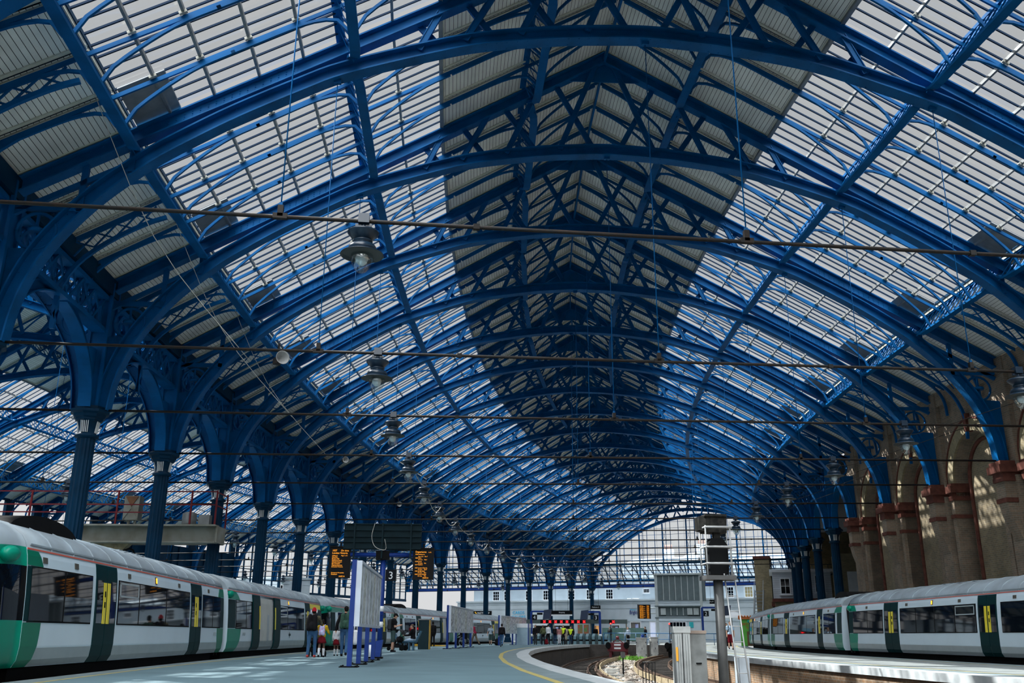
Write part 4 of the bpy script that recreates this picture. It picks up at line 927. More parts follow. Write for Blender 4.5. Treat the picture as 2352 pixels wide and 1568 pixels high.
# ================================================================ WHITE STATION BUILDING
def panebox(t, c, wd, ht, y, nx, nz, name='sash_window', glass=None, fr=WHITE):
    x, z = c; m = MB()
    for sx in (-1, 1): m.box((x + sx*(wd/2), y, z), (.09, .1, ht + .09))
    for sz in (-1, 1): m.box((x, y, z + sz*ht/2), (wd, .1, .09))
    m.box((x, y - .06, z - ht/2 - .09), (wd + .3, .2, .08))
    for i in range(1, nx): m.box((x - wd/2 + wd*i/nx, y, z), (.04, .06, ht))
    for i in range(1, nz): m.box((x, y, z - ht/2 + ht*i/nz), (wd, .06, .04))
    o = m.build(name, fr, t, loc=(0, 0, 0)); m = MB(); m.box((x, y + .05, z), (wd, .03, ht)); m.build('pane', glass or TWIN, o)
    return o
SHB = thing('station_building', 'long white station building with sash windows across the far end', 'building', M(17.05, -17), RZ(17)); B = SHB
xx = lambda ww: ww + 17
m = MB(); m.box((xx(-15.5), 2.5, 2.9), (51, 5, 5.8)); m.box((xx(-15.5), 2.4, 5.85), (51.2, 5.3, .22)); m.box((xx(-15.5), -.04, 5.4), (51, .1, .08)); m.box((xx(-15.5), -.03, 4.7), (51, .08, .05)); m.box((xx(-15.5), -.06, 2.9), (51, .1, .06)); m.build('lower_block', FAC, B, loc=(0, 0, 0))
m = MB(); m.box((xx(-14.5), 6.1, 4.3), (53, 2, 8.9)); m.build('upper_wall', FAC, B, loc=(0, 0, 0))
UW = [(-36.7, 1), (-34.6, 1), (-30.6, 1), (-27.4, 1), (-23.0, 1), (-19.8, 1), (-16.5, 1), (-10.4, 0), (-3.4, 1), (2.4, 1), (5.2, 1)]
for ww, big in UW: panebox(B, (xx(ww), 6.95 if big else 7.35), 1.15 if big else .95, 1.45 if big else .6, 5.06, 3 if big else 4, 3 if big else 1, glass=None if ww < 5 else mat('lit_blind', (.42, .34, .16), .7, var=.1))
m = MB()
for i in range(9): m.ball((xx(-11.9 + .22*i), 1.2, 6.05), .12)
m.build('roof_vents', WHITE, B, loc=(0, 0, 0))
for (a, b, z1, glow, nm) in ((-27.0, -20.8, 2.3, 0, 'shop_opening'), (-17.0, -15.9, 2.3, 1, 'doorway'), (-14.1, -12.8, 2.35, 2, 'doorway'), (-11.1, -9.5, 2.75, 2, 'doorway'), (-8.1, -7.2, 2.75, 3, 'doorway')):
    mm = [TBLK, mat('warm_lit_interior', (.75, .38, .12), .6, var=.2, scale=2, emit=.45), mat('shop_interior', (.16, .15, .14), .7, var=.5, scale=2), mat('cool_lit_interior', (.55, .6, .75), .6, var=.1, emit=.5)][glow]
    m = MB(); m.box((xx((a+b)/2), -.02, z1/2), (b - a, .06, z1)); fo = m.build(nm, mm, B, loc=(0, 0, 0)); m = MB()
    for x in (a, b): m.box((xx(x), -.05, z1/2), (.14, .14, z1))
    m.box((xx((a+b)/2), -.05, z1), (b - a + .14, .14, .14)); m.build('door_frame', WHITE, fo)
    if glow in (2, 0):
        m = MB(); m.box((xx(a + (b-a)*.62), -.08, z1*.62), ((b-a)*.3, .03, z1*.55)); m.build('poster', mat('blue_white_poster', (.5, .58, .85), .5, var=.4, scale=1.5, dirt=(.1, .12, .4)), fo)
m = MB(); m.box((xx(-23.9), -.14, 2.55), (6.6, .22, .42)); fo = m.build('shop_fascia', WHITE, B, loc=(0, 0, 0))
for ww in (-19.2, -18.2): m = MB(); m.box((xx(ww), -.06, 1.25), (.75, .06, 2.3)); m.build('shop_poster', mat('green_red_poster', (.05, .28, .09), .5, var=.8, scale=1.3, dirt=(.5, .05, .05)), B, loc=(0, 0, 0))
panebox(B, (xx(-3.9), 1.55), 2.4, 2.4, -.04, 5, 3, 'ground_floor_window')
m = MB(); m.box((xx(-1.9), -.05, 2.35), (.6, .06, .75)); m.build('teal_notice', mat('teal_sign', (.02, .38, .42), .5, var=0), B, loc=(0, 0, 0))
m = MB(); 
for ww in (-9.15+.0, -12.25): m.prism([(xx(ww) + .26*math.cos(2*PI*i/20), -.03, 1.25 + .26*math.sin(2*PI*i/20)) for i in range(20)], (0, 0, 0), (0, -.05, 0))
m.build('round_blue_plaque', RBLUE, B, loc=(0, 0, 0))
def ftext(body, size, c, matl, name='lettering', sx=1, y=-.06):
    me = text_mesh(body, size, matl, align='CENTER', ext=.02, sx=sx); part(name, me, B, (xx(c[0]), y, c[1]), (PI/2, 0, 0))
CY = mat('cyan_letters', (.02, .42, .72), .5, var=0); NAVY = mat('navy_letters', (.02, .04, .2), .5, var=0); MAG = mat('magenta_letters', (.35, .02, .2), .5, var=0)
ftext('CARDS\nGALORE', .66, (-29.7, 3.95), CY, 'shop_lettering', 1.0)
m = MB(); m.box((xx(-36.2), -.1, 4.15), (3.3, .14, .62)); m.build('black_shop_sign', BLACK, B, loc=(0, 0, 0)); ftext('PASTY SHOP', .42, (-36.0, 4.0), WHITE, 'shop_lettering', .95, -.2)
m = MB(); m.prism([(xx(-37.6), -.2, 4.25), (xx(-37.3), -.2, 4.0), (xx(-37.2), -.2, 4.12), (xx(-37.5), -.2, 4.38)], (0, 0, 0), (0, -.02, 0)); m.build('sign_mark', mat('amber_mark', (.8, .45, .03), .5, var=0), B, loc=(0, 0, 0))
ftext('Brighton', .78, (-10.35, 3.85), NAVY, 'station_lettering', .62); ftext('Welcome to', .25, (-10.6, 4.4), CY, 'station_lettering', .8)
# distant town seen through the screen
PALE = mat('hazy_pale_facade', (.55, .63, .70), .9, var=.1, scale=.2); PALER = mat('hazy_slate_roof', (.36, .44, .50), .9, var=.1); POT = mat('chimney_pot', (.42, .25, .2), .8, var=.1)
def house(ww, wd, h, label, k=20.5, chim=(), roof=True):
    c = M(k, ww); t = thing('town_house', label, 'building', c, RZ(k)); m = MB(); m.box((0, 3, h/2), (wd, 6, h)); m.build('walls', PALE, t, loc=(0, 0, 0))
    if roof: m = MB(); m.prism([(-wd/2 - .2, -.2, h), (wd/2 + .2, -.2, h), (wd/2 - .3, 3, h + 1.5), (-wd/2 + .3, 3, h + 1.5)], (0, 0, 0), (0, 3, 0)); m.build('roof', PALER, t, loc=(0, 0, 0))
    for i in range(int(wd // 2)):
        for z in (h - 1.6, h - 4.4): m = MB(); m.box((-wd/2 + 1 + 2*i, -.03, z), (.8, .06, 1.5)); m.build('window', PALER, t, loc=(0, 0, 0))
    for cx in chim:
        m = MB(); m.box((cx, 1.5, h + 1.4), (1.7, .9, 2.8)); f = m.build('chimney_stack', PALE, t, loc=(0, 0, 0))
        for q in range(4): m = MB(); m.lathe([(.14, 0), (.11, .8)], (cx - .6 + .4*q, 1.5, h + 2.8), 10); m.build('chimney_pot', POT, f)
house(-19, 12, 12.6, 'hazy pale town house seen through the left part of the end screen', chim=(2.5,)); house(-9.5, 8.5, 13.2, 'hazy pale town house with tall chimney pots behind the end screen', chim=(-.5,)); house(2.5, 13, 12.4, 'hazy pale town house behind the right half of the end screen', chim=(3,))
# white house seen left of the columns
t = thing('white_house', 'white house with two small windows seen between the left columns', 'building', M(13.6, -53), RZ(13.6)); m = MB(); m.box((-1.5, 0, 4), (9, 5, 8.2)); m.box((-1.5, -.1, 8.2), (9.3, 5.4, .3)); m.box((-1.5, -.05, 7.4), (9.1, 5.1, .12)); m.build('walls', FAC, t, loc=(0, 0, 0))
for x in (-1.2, 1.6): panebox(t, (x, 6.7), .85, 1.0, -2.55, 2, 2)
# ================================================================ RIGHT-HAND BUILDINGS BEYOND THE COLUMNS
t = thing('brick_building', 'yellow brick building with an outside stair at the far right', 'building', M(11.4, 13.2), RZ(11.4)); m = MB(); m.box((.75, 2, 4.2), (1.5, 4, 8.4)); m.box((.75, 2, 8.45), (1.7, 4.2, .3), 1); m.box((5.3, 3.5, 3.4), (7.6, 7, 6.9)); m.box((5.3, -.05, 3.9), (7.7, .3, .45), 1); m.build('brick_walls', [YBRICK, TERRA], t, loc=(0, 0, 0), autouv=True)
m = MB()
for i in range(16): m.tube([(1.6 + .5*i, .1, 6.85), (1.6 + .5*i, .1, 7.7)], .025, 6)
m.tube([(1.6, .1, 7.7), (9.1, .1, 7.7)], .03, 6); m.box((5.3, -.05, 6.9), (7.7, .4, .5)); m.build('roof_railing', DBLUE, t, loc=(0, 0, 0))
for x in (1.65, 2.2): m = MB(); m.tube([(x, -.1, 0), (x, -.1, 6.6)], .06); m.build('drainpipe', BLACK, t, loc=(0, 0, 0))
m = MB()
for i in range(15): m.box((.1 + .02*i, -3.4 + .2*i, .5 + .33*i), (.8, .26, .06))
for x in (-.35, .5): m.beam((x, -3.5, .3), (x + .3, -.6, 5.2), .06, .26); m.beam((x, -3.5, 1.3), (x + .3, -.6, 6.2), .05, .05)
m.build('outside_stair', mat('grey_steel', (.2, .23, .25), .5, var=.1), t, loc=(0, 0, 0))
t = thing('weatherboard_cabin', 'white weatherboarded cabin on a brick base behind the right columns', 'cabin', M(10.35, 15.0), RZ(10.35)); CLAP = stripe_mat('white_weatherboard', (.62, .68, .76), (.28, .33, .38), .2, .12)
m = MB(); x0, x1, y0, y1 = 0, 5.2, 0, 5.5
for a, b in (((x0, y0), (x1, y0)), ((x0, y1), (x0, y0)), ((x1, y0), (x1, y1)), ((x1, y1), (x0, y1))): m.quad((*a, 4.15), (*b, 4.15), (*b, 6.6), (*a, 6.6), 0, [(4.15, 0), (4.15, 1), (6.6, 1), (6.6, 0)])
m.build('boarded_walls', [CLAP], t, loc=(0, 0, 0))
m = MB(); m.box(((x0+x1)/2, (y0+y1)/2, 6.7), (x1 + .5, y1 + .5, .26)); m.build('cornice', WHITE, t, loc=(0, 0, 0)); m = MB(); m.box(((x0+x1)/2, (y0+y1)/2, 2.0), (x1 - .2, y1 - .2, 4.0)); m.build('brick_base', YBRICK, t, loc=(0, 0, 0), autouv=True)
m = MB(); m.box(((x0+x1)/2, (y0+y1)/2, 4.05), (x1 + .3, y1 + .3, .28)); m.build('red_band', TERRA, t, loc=(0, 0, 0))
panebox(t, (1.1, 5.3), .85, 1.4, y0 - .04, 2, 2); panebox(t, (4.2, 5.5), .85, 1.5, y0 - .04, 2, 2)
t = thing('brick_pier_block', 'dark brick end block between the cabin and the red pier wall', 'building', M(8.6, 20.3), RZ(8.6)); m = MB(); m.box((.6, 0, 3.1), (2.6, 3.2, 8.2)); m.build('brick_walls', YBRICK, t, loc=(0, 0, 0), autouv=True); m = MB(); m.box((.5, -1.65, 4.6), (1.0, .1, 2.4)); m.build('white_panel', WHITE, t, loc=(0, 0, 0))
m = MB()     # roof over the side bay beyond the right columns
for k in range(5, 17):
    m.hexa([M(k, 17.2, 11.7), M(k + 1, 17.2, 11.7), M(k + 1, 26, 15.5), M(k, 26, 15.5), M(k, 17.2, 11.85), M(k + 1, 17.2, 11.85), M(k + 1, 26, 15.7), M(k, 26, 15.7)])
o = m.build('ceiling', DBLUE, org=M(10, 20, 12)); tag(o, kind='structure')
m = MB(); 
p = [M(5.3, 17.6), M(5.3, 25.2), M(5.5, 25.2), M(5.5, 17.6)]; m.hexa([Vector((q.x, q.y, z)) for z in (-1, 14) for q in p])
for k in range(5, 18): m.hexa([M(k, 25, -1), M(k + 1, 25, -1), M(k + 1, 25.4, -1), M(k, 25.4, -1), M(k, 25, 15.5), M(k + 1, 25, 15.5), M(k + 1, 25.4, 15.5), M(k, 25.4, 15.5)])
p = [M(12.5, 17.9), M(12.5, 28), M(12.7, 28), M(12.7, 17.9)]; m.hexa([Vector((q.x, q.y, z)) for z in (-1, 11.5) for q in p])
o = m.build('wall_right', YBRICK, org=M(10, 25), autouv=True); tag(o, kind='structure')
# roof and walls carrying on behind the photographer
for off in (0, -34):
    for w0, w1 in ((-6, 0), (0, 6), (-17.15, -14.1), (14.1, 17.15)): boards(off, w0, w1, -14, KMIN if off == 0 else 0)
m = MB()
for off in (0, -34):
    for k in range(-14, KMIN if off == 0 else 0):
        for s in (-1, 1): m.quad(M(k, off + s*6, zr(6)+.64), M(k + 1, off + s*6, zr(6)+.64), M(k + 1, off + s*14.1, zr(14.1)+.64), M(k, off + s*14.1, zr(14.1)+.64))
o = m.build('ceiling', ROOFG, org=M(-3, 0, 16)); tag(o, kind='structure')
m = MB()
for k in range(-14, -2): m.hexa([M(k, 17.15, -1), M(k + 1, 17.15, -1), M(k + 1, 18, -1), M(k, 18, -1), M(k, 17.15, 12.4), M(k + 1, 17.15, 12.4), M(k + 1, 18, 12.4), M(k, 18, 12.4)]); m.hexa([M(k, -51.5, -1), M(k + 1, -51.5, -1), M(k + 1, -51, -1), M(k, -51, -1), M(k, -51.5, 12.4), M(k + 1, -51.5, 12.4), M(k + 1, -51, 12.4), M(k, -51, 12.4)])
o = m.build('wall_right', RBRICK, org=M(-4, 17), autouv=True); tag(o, kind='structure')
# ================================================================ PLATFORM FURNITURE
def local(k, ww, z=0): return M(k, ww, z), RZ(k)
# ---- signal gantry over the left tracks
t = thing('signal_gantry', 'grey steel access gantry with red handrails above the left train', 'gantry', M(2.9, -21, 4.5), RZ(2.9))
GST = mat('weathered_grey_steel', (.26, .27, .24), .7, var=.35, scale=1.5, dirt=(.18, .17, .13)); RRED = mat('dark_red_rail', (.16, .012, .018), .5, var=.2, spec=.2); YST = mat('stained_yellow_steel', (.34, .28, .16), .7, var=.5)
m = MB(); m.box((-6.2, 0, .6), (21.2, .08, .78)); m.box((-6.2, -.25, .98), (21.2, .6, .07)); m.box((-6.2, -.2, .24), (21.2, .5, .07)); m.box((-6.2, .9, .6), (21.2, .08, .78)); m.box((4.4, .3, .6), (.08, 1.2, .74)); m.build('walkway_beam', GST, t, loc=(0, 0, 0))
m = MB()
for x in (-15, -12.5, -10, -8.2, -6, -4.2, -2, -.2, 1.9, 3.2, 4.35): m.box((x, -.5, 1.75), (.07, .07, 1.6))
for z, x1 in ((2.5, 4.35), (1.9, 4.35), (1.55, 2.1)): m.box(((-16 + x1)/2, -.5, z), (x1 + 16, .05, .05))
for z in (2.45, 1.85): m.box((4.4, .2, z), (.05, 1.4, .05))
m.box((4.4, .9, 1.75), (.06, .06, 1.6)); m.build('handrail', RRED, t, loc=(0, 0, 0))
m = MB(); m.box((.3, .1, 1.8), (.7, .5, 1.1)); m.beam((-.02, -.17, 1.3), (.3, -.17, 1.8), .03, .05); m.beam((.62, -.17, 1.3), (.3, -.17, 1.8), .03, .05); 
for x in (.15, .45): m.box((x, .1, 1.1), (.1, .1, .3))
m.build('signal_box', GST, t, loc=(0, 0, 0)); m = MB(); m.prism([(0, -.16, 2.32), (.6, -.16, 2.32), (.3, -.16, 1.85)], (0, 0, 0), (0, -.03, 0)); m.build('rust_panel', mat('rust', (.2, .09, .04), .8, var=.3), t, loc=(0, 0, 0))
m = MB(); m.lathe([(.3, 1.0), (.32, 1.1), (.32, 1.55), (.2, 1.62), (0, 1.63)], (3.0, 0, 0), 18); m.box((3.7, .1, 1.25), (.5, .4, .5)); m.build('floodlight_drum', SILV, t, loc=(0, 0, 0))
m = MB(); m.box((-.6, .3, -2.4), (.45, .45, 5.2)); m.prism([(-1.5, .1, .2), (.3, .1, .2), (-.25, .1, -.4), (-.95, .1, -.4)], (0, 0, 0), (0, .4, 0)); m.build('support_post', YST, t, loc=(0, 0, 0))
m = MB(); m.tube([(.3 + .28*math.cos(a/8*2*PI), .2, -.3 + .28*math.sin(a/8*2*PI)) for a in range(9)], .05, 6, up=(0, 1, 0)); m.build('cable_coil', BLACK, t, loc=(0, 0, 0))
# ---- departure sign on its pole
BPOLE = mat('royal_blue_pole', (.007, .036, .21), .4, var=.1, spec=.25); SCRN = mat('black_screen', (.003, .003, .004), .5, var=0, spec=.15); ORNG = mat('amber_led_text', (1, .36, .02), .5, var=0, emit=1.1); PANEL = mat('dark_sign_back', (.006, .02, .027), .6, var=.3, scale=2, spec=.1)
t = thing('sign_pole', 'tall blue pole with cross arm and dark sign back on the left platform', 'signpost', M(2.0, -8.1), RZ(2.0)); 
m = MB(); m.lathe([(.1, 0), (.1, 4.0)], n=16); m.lathe([(.16, 1.5), (.16, 1.52)], n=16); m.build('pole', BPOLE, t, loc=(0, 0, 0))
m = MB(); m.lathe([(.108, 1.62), (.108, 1.82)], n=16); m.lathe([(.108, 1.05), (.108, 1.25)], n=16); m.build('white_band', WHITE, t, loc=(0, 0, 0))
m = MB(); m.tube([(-1.27, -.05, 3.72), (1.14, -.05, 3.72)], .085, 12); m.build('cross_arm', BPOLE, t, loc=(0, 0, 0)); m = MB(); m.box((-.02, -.05, 3.7), (.5, .3, .34)); m.build('bracket', BLACK, t, loc=(0, 0, 0))
m = MB(); m.box((-.05, -.1, 4.4), (3.0, .12, .98)); 
for z in (3.95, 4.2, 4.4, 4.65, 4.88): m.box((-.05, -.19, z), (3.0, .06, .035))
for x in (-1.13, -.05, 1.05): m.box((x, -.22, 4.25), (.06, .06, 1.35))
m.build('sign_back', PANEL, t, loc=(0, 0, 0))
m = MB(); m.tube(smooth([(-.35, -.3, 4.9), (-.45, -.32, 4.4), (-.3, -.32, 4.0), (.1, -.3, 3.9), (.05, -.3, 4.3)], 4), .012, 5); m.build('loose_cable', CABLE, t, loc=(0, 0, 0))
def screen_board(c, label, lines, k=2.0, wd=.80, ht=1.16, tilt=0):
    s = thing('departure_screen', label, 'screen', M(k, c[0], c[1]), RZ(k) + tilt); m = MB(); m.box((0, 0, 0), (wd, .16, ht)); m.box((0, -.04, ht/2 + .02), (wd + .02, .2, .03)); m.build('casing', SCRN, s, loc=(0, 0, 0)); m = MB(); m.box((0, .0, ht/2 + .1), (.06, .06, .2)); m.build('hanger', BLACK, s, loc=(0, 0, 0))
    for x, z, sz, body in lines: part('screen_text', text_mesh(body, sz, ORNG, ext=.001, sx=.9), s, (-wd/2 + x, -.085, ht/2 - z), (PI/2, 0, 0))
screen_board((-9.76, 3.42), 'black amber-lit departure screen listing a London Victoria train, left of the pole', [(.09, .16, .1, '1027'), (.42, .16, .1, 'On time'), (.09, .255, .1, 'London Victoria'), (.09, .34, .06, 'Calling at:'), (.44, .34, .06, 'Page 1 of 2')] + [(.09, .4 + .06*i, .064, b) for i, b in enumerate(('Hassocks', 'Burgess Hill', 'Haywards Heath', 'Gatwick Airport', 'East Croydon', 'Clapham Junction', '& London Victoria'))] + [(.09, .98, .06, 'Formed of 10 coaches'), (.09, 1.04, .07, 'Southern'), (.38, 1.12, .075, '10:07:14')])
screen_board((-6.55, 3.38), 'black amber-lit screen headed Departures, right of the pole', [(.09, .15, .1, 'Departures'), (.58, .15, .055, '1 of 2'), (.08, .23, .06, '1009 Eastbourne'), (.2, .31, .055, 'Expt 1011   Plat 7'), (.08, .37, .06, '1009 Hove'), (.2, .43, .055, 'On time     Plat 1'), (.08, .5, .06, '1010 Lewes'), (.2, .56, .055, 'On time     Bus'), (.08, .62, .06, '1017 Seaford'), (.08, .74, .06, '1027 London Victoria'), (.2, .8, .055, 'On time     Plat 4'), (.08, .86, .06, '1030 via Barnham'), (.2, .92, .055, 'On time     Plat -'), (.08, .98, .06, '1040 London Bridge'), (.2, 1.04, .055, 'On time     Plat -'), (.38, 1.12, .075, '10:07:13')])
def numplate(k, c, n, label, sz=.42, tilt=0):
    s = thing('platform_number_sign', label, 'sign', M(k, c[0], c[1]), RZ(k) + tilt); m = MB(); m.box((0, 0, 0), (sz, .1, sz)); m.build('plate', mat('near_black_plate', (.008, .01, .014), .6, var=0, spec=.06), s, loc=(0, 0, 0)); m = MB()
    for x in (-1, 1): m.box((x*sz/2, 0, 0), (.012, .11, sz))
    m.build('edge_trim', SILV, s, loc=(0, 0, 0)); part('numeral', text_mesh(n, sz*.95, WHITE, align='CENTER', ext=.003), s, (0, -.054, -sz*.33), (PI/2, 0, 0)); m = MB(); m.box((-sz*.6, 0, 0), (sz*.35, .04, .04)); m.build('bracket', BPOLE, s, loc=(0, 0, 0)); return s
numplate(2.0, (-7.78, 2.96), '3', 'square dark sign with a large white 3 on the blue pole')
# ---- poster boards
PST = [mat('poster_paper_a', (.72, .8, .84), .4, var=.85, scale=5, dirt=(.06, .1, .13)), mat('poster_paper_b', (.75, .8, .8), .4, var=.8, scale=7, dirt=(.08, .12, .08)), mat('poster_paper_c', (.78, .82, .85), .4, var=.8, scale=6, dirt=(.05, .1, .2))]
FR = mat('white_board_frame', (.55, .62, .72), .4, var=.1)
def poster_board(k0, k1, ww, z0, z1, label, n, posts):
    A, B_ = M(k0, ww), M(k1, ww); d = B_ - A; Ln = d.length; t = thing('poster_board', label, 'notice board', A, math.atan2(d.y, d.x), None)
    m = MB(); m.box((Ln/2, 0, (z0+z1)/2), (Ln, .07, z1 - z0)); m.box((Ln/2, -.06, z0 + .03), (Ln, .08, .07)); m.box((Ln/2, -.06, z1 - .03), (Ln, .08, .07)); m.box((-.02, 0, (z0 + z1)/2), (.06, .2, z1 - z0))
    for i in range(n + 1): m.box((Ln*i/n, -.052, (z0+z1)/2), (.06, .03, z1 - z0))
    m.build('frame', FR, t, loc=(0, 0, 0))
    for i in range(n): m = MB(); m.box((Ln*(i + .5)/n, -.045, (z0+z1)/2), (Ln/n - .12, .02, z1 - z0 - .16)); m.build('poster', PST[i % 3], t, loc=(0, 0, 0))
    for i in range(posts):
        x = Ln * i / (posts - 1); top = z1 + .02 if i == 0 else z0 + .1; m = MB(); m.box((x, .1, top/2), (.14, .12, top)); p = m.build('post', BPOLE, t, loc=(0, 0, 0)); m = MB(); m.box((x, .1, .012), (.5, .46, .025))
        for sx in (-1, 1):
            for sy in (-1, 1): m.lathe([(.025, .02), (.025, .05)], (x + sx*.2, .1 + sy*.18, 0), 8)
        m.build('foot_plate', BLACK, p)
poster_board(.28, 1.25, -7.66, .98, 2.6, 'large white framed poster board on four blue posts, nearest on the left platform', 7, 4)
poster_board(4.95, 6.3, -7.45, .93, 2.47, 'second white framed poster board in front of the open train doors', 7, 4)
poster_board(8.1, 9.6, -7.6, .93, 2.35, 'third white framed poster board by the glass shelter, farthest from the camera', 6, 3)
# ---- bins, kiosk, bench
t = thing('litter_bin', 'blue litter bin with a white band at the foot of the blue sign pole', 'bin', M(1.55, -7.95), RZ(1.55)); m = MB(); m.box((0, 0, .03), (.6, .4, .06)); m.build('base', BLACK, t, loc=(0, 0, 0)); m = MB(); m.prism([(-.26, -.16, .06), (.22, -.16, .06), (.3, -.16, .62), (-.26, -.16, .5)], (0, 0, 0), (0, .32, 0)); m.build('body', BPOLE, t, loc=(0, 0, 0)); m = MB(); m.lathe([(.13, .06), (.13, .45)], (-.1, -.14, 0), 14); m.build('white_canister', WHITE, t, loc=(0, 0, 0))
t = thing('information_kiosk', 'tall dark grey ticket kiosk with yellow edge beside the bench', 'kiosk', M(4.65, -8.6), RZ(4.65)); m = MB(); m.box((0, 0, .8), (.62, .55, 1.6)); m.box((-.2, -.29, 1.45), (.06, .02, .06)); m.build('cabinet', mat('kiosk_grey', (.012, .03, .038), .5, var=.1, spec=.15), t, loc=(0, 0, 0)); m = MB(); m.box((.33, -.1, .8), (.03, .5, 1.58)); m.build('yellow_edge', mat('amber_edge', (.62, .36, .03), .5, var=.2), t, loc=(0, 0, 0)); m = MB(); m.box((0, 0, 1.63), (.66, .6, .07)); m.build('top', SILV, t, loc=(0, 0, 0))
SEATB = mat('blue_seat_steel', (.03, .11, .19), .4, var=.1)
t = thing('platform_bench', 'blue perforated steel bench with two facing seat backs on the platform', 'bench', M(4.05, -8.85), RZ(4.05)); m = MB()
m.box((0, 0, .44), (1.05, .5, .05)); m.box((0, 0, .4), (1.0, .1, .08)); m.build('seat', SEATB, t, loc=(0, 0, 0))
for s in (-1, 1):
    m = MB(); m.beam((s*.45, -.05, .42), (s*.72, -.05, .98), .5, .05, up=(0, 1, 0)) if False else m.prism([(s*.42, -.25, .42), (s*.5, -.25, .42), (s*.76, -.25, .98), (s*.7, -.25, .98)], (0, 0, 0), (0, .5, 0)); bk = m.build('backrest', SEATB, t, loc=(0, 0, 0)); m = MB()
    for i in range(3):
        for j in range(3): u = .2 + .26*i; m.box((s*(.42 + .28*u) + .03 - .05, -.16 + .16*j, .42 + .56*u), (.012, .11, .1))
    m.build('perforation', WHITE, bk)
for x in (-.34, -.1, .12, .34): m = MB(); m.box((x, 0, .21), (.07, .4, .42)); m.build('leg', SEATB, t, loc=(0, 0, 0))
t = thing('glass_shelter', 'pale glass and steel kiosk shelter behind the third poster board', 'shelter', M(9.1, -7.0), RZ(9.1)); m = MB(); m.box((0, 0, .75), (1.1, 1.2, 1.5)); m.build('cabinet', mat('pale_steel', (.3, .42, .5), .3, var=.1), t, loc=(0, 0, 0)); m = MB(); m.box((0, 0, 1.62), (1.15, 1.25, .35)); m.build('header', WHITE, t, loc=(0, 0, 0))
for x in (-.56, .56): m = MB(); m.box((x, -.6, .9), (.07, .07, 1.8)); m.build('post', BPOLE, t, loc=(0, 0, 0))
# ---- far number posts
def gallows(k, w0, w1, n, label, label2, ztop=3.05):
    t = thing('blue_gallows_post', label, 'signpost', M(k, w0), RZ(k)); m = MB(); m.box((0, 0, ztop/2), (.2, .2, ztop)); m.build('pole', BPOLE, t, loc=(0, 0, 0)); m = MB(); m.box(((w1 - w0)/2, 0, ztop), (abs(w1 - w0), .16, .16)); m.build('arm', BPOLE, t, loc=(0, 0, 0)); m = MB(); m.lathe([(.16, .7), (.16, .95)], n=12); m.build('white_band', WHITE, t, loc=(0, 0, 0))
    m = MB(); m.box(((w1 - w0)*.55, -.12, ztop - .22), (abs(w1-w0)*.35, .05, .2)); m.build('hanging_strip', BLACK, t, loc=(0, 0, 0))
    m = MB(); m.prism([(w1 - w0 - .42, -.15, ztop - .75), (w1 - w0 + .3, -.15, ztop - .7), (w1 - w0 + .42, -.15, ztop + .2), (w1 - w0 - .3, -.15, ztop + .12)], (0, 0, 0), (0, .3, 0)); m.build('screen_back', mat('screen_back_blue', (.015, .03, .07), .5, var=0), t, loc=(0, 0, 0))
    numplate(k - .02, (w0 + (.36 if w1 > w0 else -.36), ztop - .55), n, label2, .5)
gallows(10.3, -8.2, -6.6, '4', 'blue gallows post of platform 4 by the crowd', 'small dark sign with a white 4 near the crowd')
gallows(10.6, -1.75, -3.3, '3', 'blue gallows post beside the ticket gates', 'small dark sign with a white 3 near the ticket gates')
gallows(10.35, 8.35, 10.6, '2', 'blue gallows post on the right platform concourse', 'small dark sign with a white 2 right of the grey sign frame', 3.4)
# ---- ticket gates
RX = mat('red_led_cross', (1, .015, .02), .4, var=0, emit=2.2)
t = thing('gate_gantry', 'long dark overhead beam with red crosses above the ticket gates', 'gantry', M(10.75, -4.5), RZ(10.75)); m = MB(); m.box((0, 0, 2.15), (10.6, .3, .4)); m.build('beam', mat('gantry_grey', (.06, .09, .09), .5, var=.1), t, loc=(0, 0, 0))
for x in (-5.2, -2.2, 1.6, 5.2): m = MB(); m.box((x, 0, 1.0), (.12, .12, 2.0)); m.build('post', GST, t, loc=(0, 0, 0))
for i, x in enumerate([-3.1 + .585*j for j in range(8)] + [3.95]):
    m = MB(); m.box((x - .15, -.17, 2.13), (.56, .05, .36)); f = m.build('lane_sign', BLACK, t, loc=(0, 0, 0)); m = MB()
    for s in (-1, 1): m.beam((x - .11, -.21, 2.13 - s*.11), (x + .11, -.21, 2.13 + s*.11), .03, .08, up=(0, 1, 0)) if False else m.prism([(x - .11 - .03, -.2, 2.13 - s*.11 + .03*s), (x - .11 + .03, -.2, 2.13 - s*.11 - .03*s), (x + .11 + .03, -.2, 2.13 + s*.11 - .03*s), (x + .11 - .03, -.2, 2.13 + s*.11 + .03*s)], (0, 0, 0), (0, -.02, 0))
    m.build('red_cross', RX, f)
GATE = mat('gate_grey_steel', (.16, .27, .31), .35, var=.2)
def gate_me():
    m = MB(); m.prism([(-.14, -.9, 0), (-.14, .9, 0), (-.14, .95, .75), (-.14, .6, 1.0), (-.14, -.6, 1.0), (-.14, -.95, .75)], (0, 0, 0), (.28, 0, 0)); a = m.mesh('cabinet', GATE); m = MB(); m.prism([(-.16, -.93, .3), (-.16, -.93, .7), (-.16, -.7, .85), (-.16, -.75, .3)], (0, 0, 0), (.32, 0, 0)); b = m.mesh('front_panel', BLACK); m = MB()
    for s in (-1, 1): m.prism([(s*.15, -.02, .25), (s*.38, -.02, .3), (s*.38, -.02, .95), (s*.15, -.02, 1.0)], (0, 0, 0), (0, .03, 0))
    return a, b, m.mesh('paddles', glass_mat('paddle_glass', (.7, .85, .9), .15, .1))
GM = gate_me()
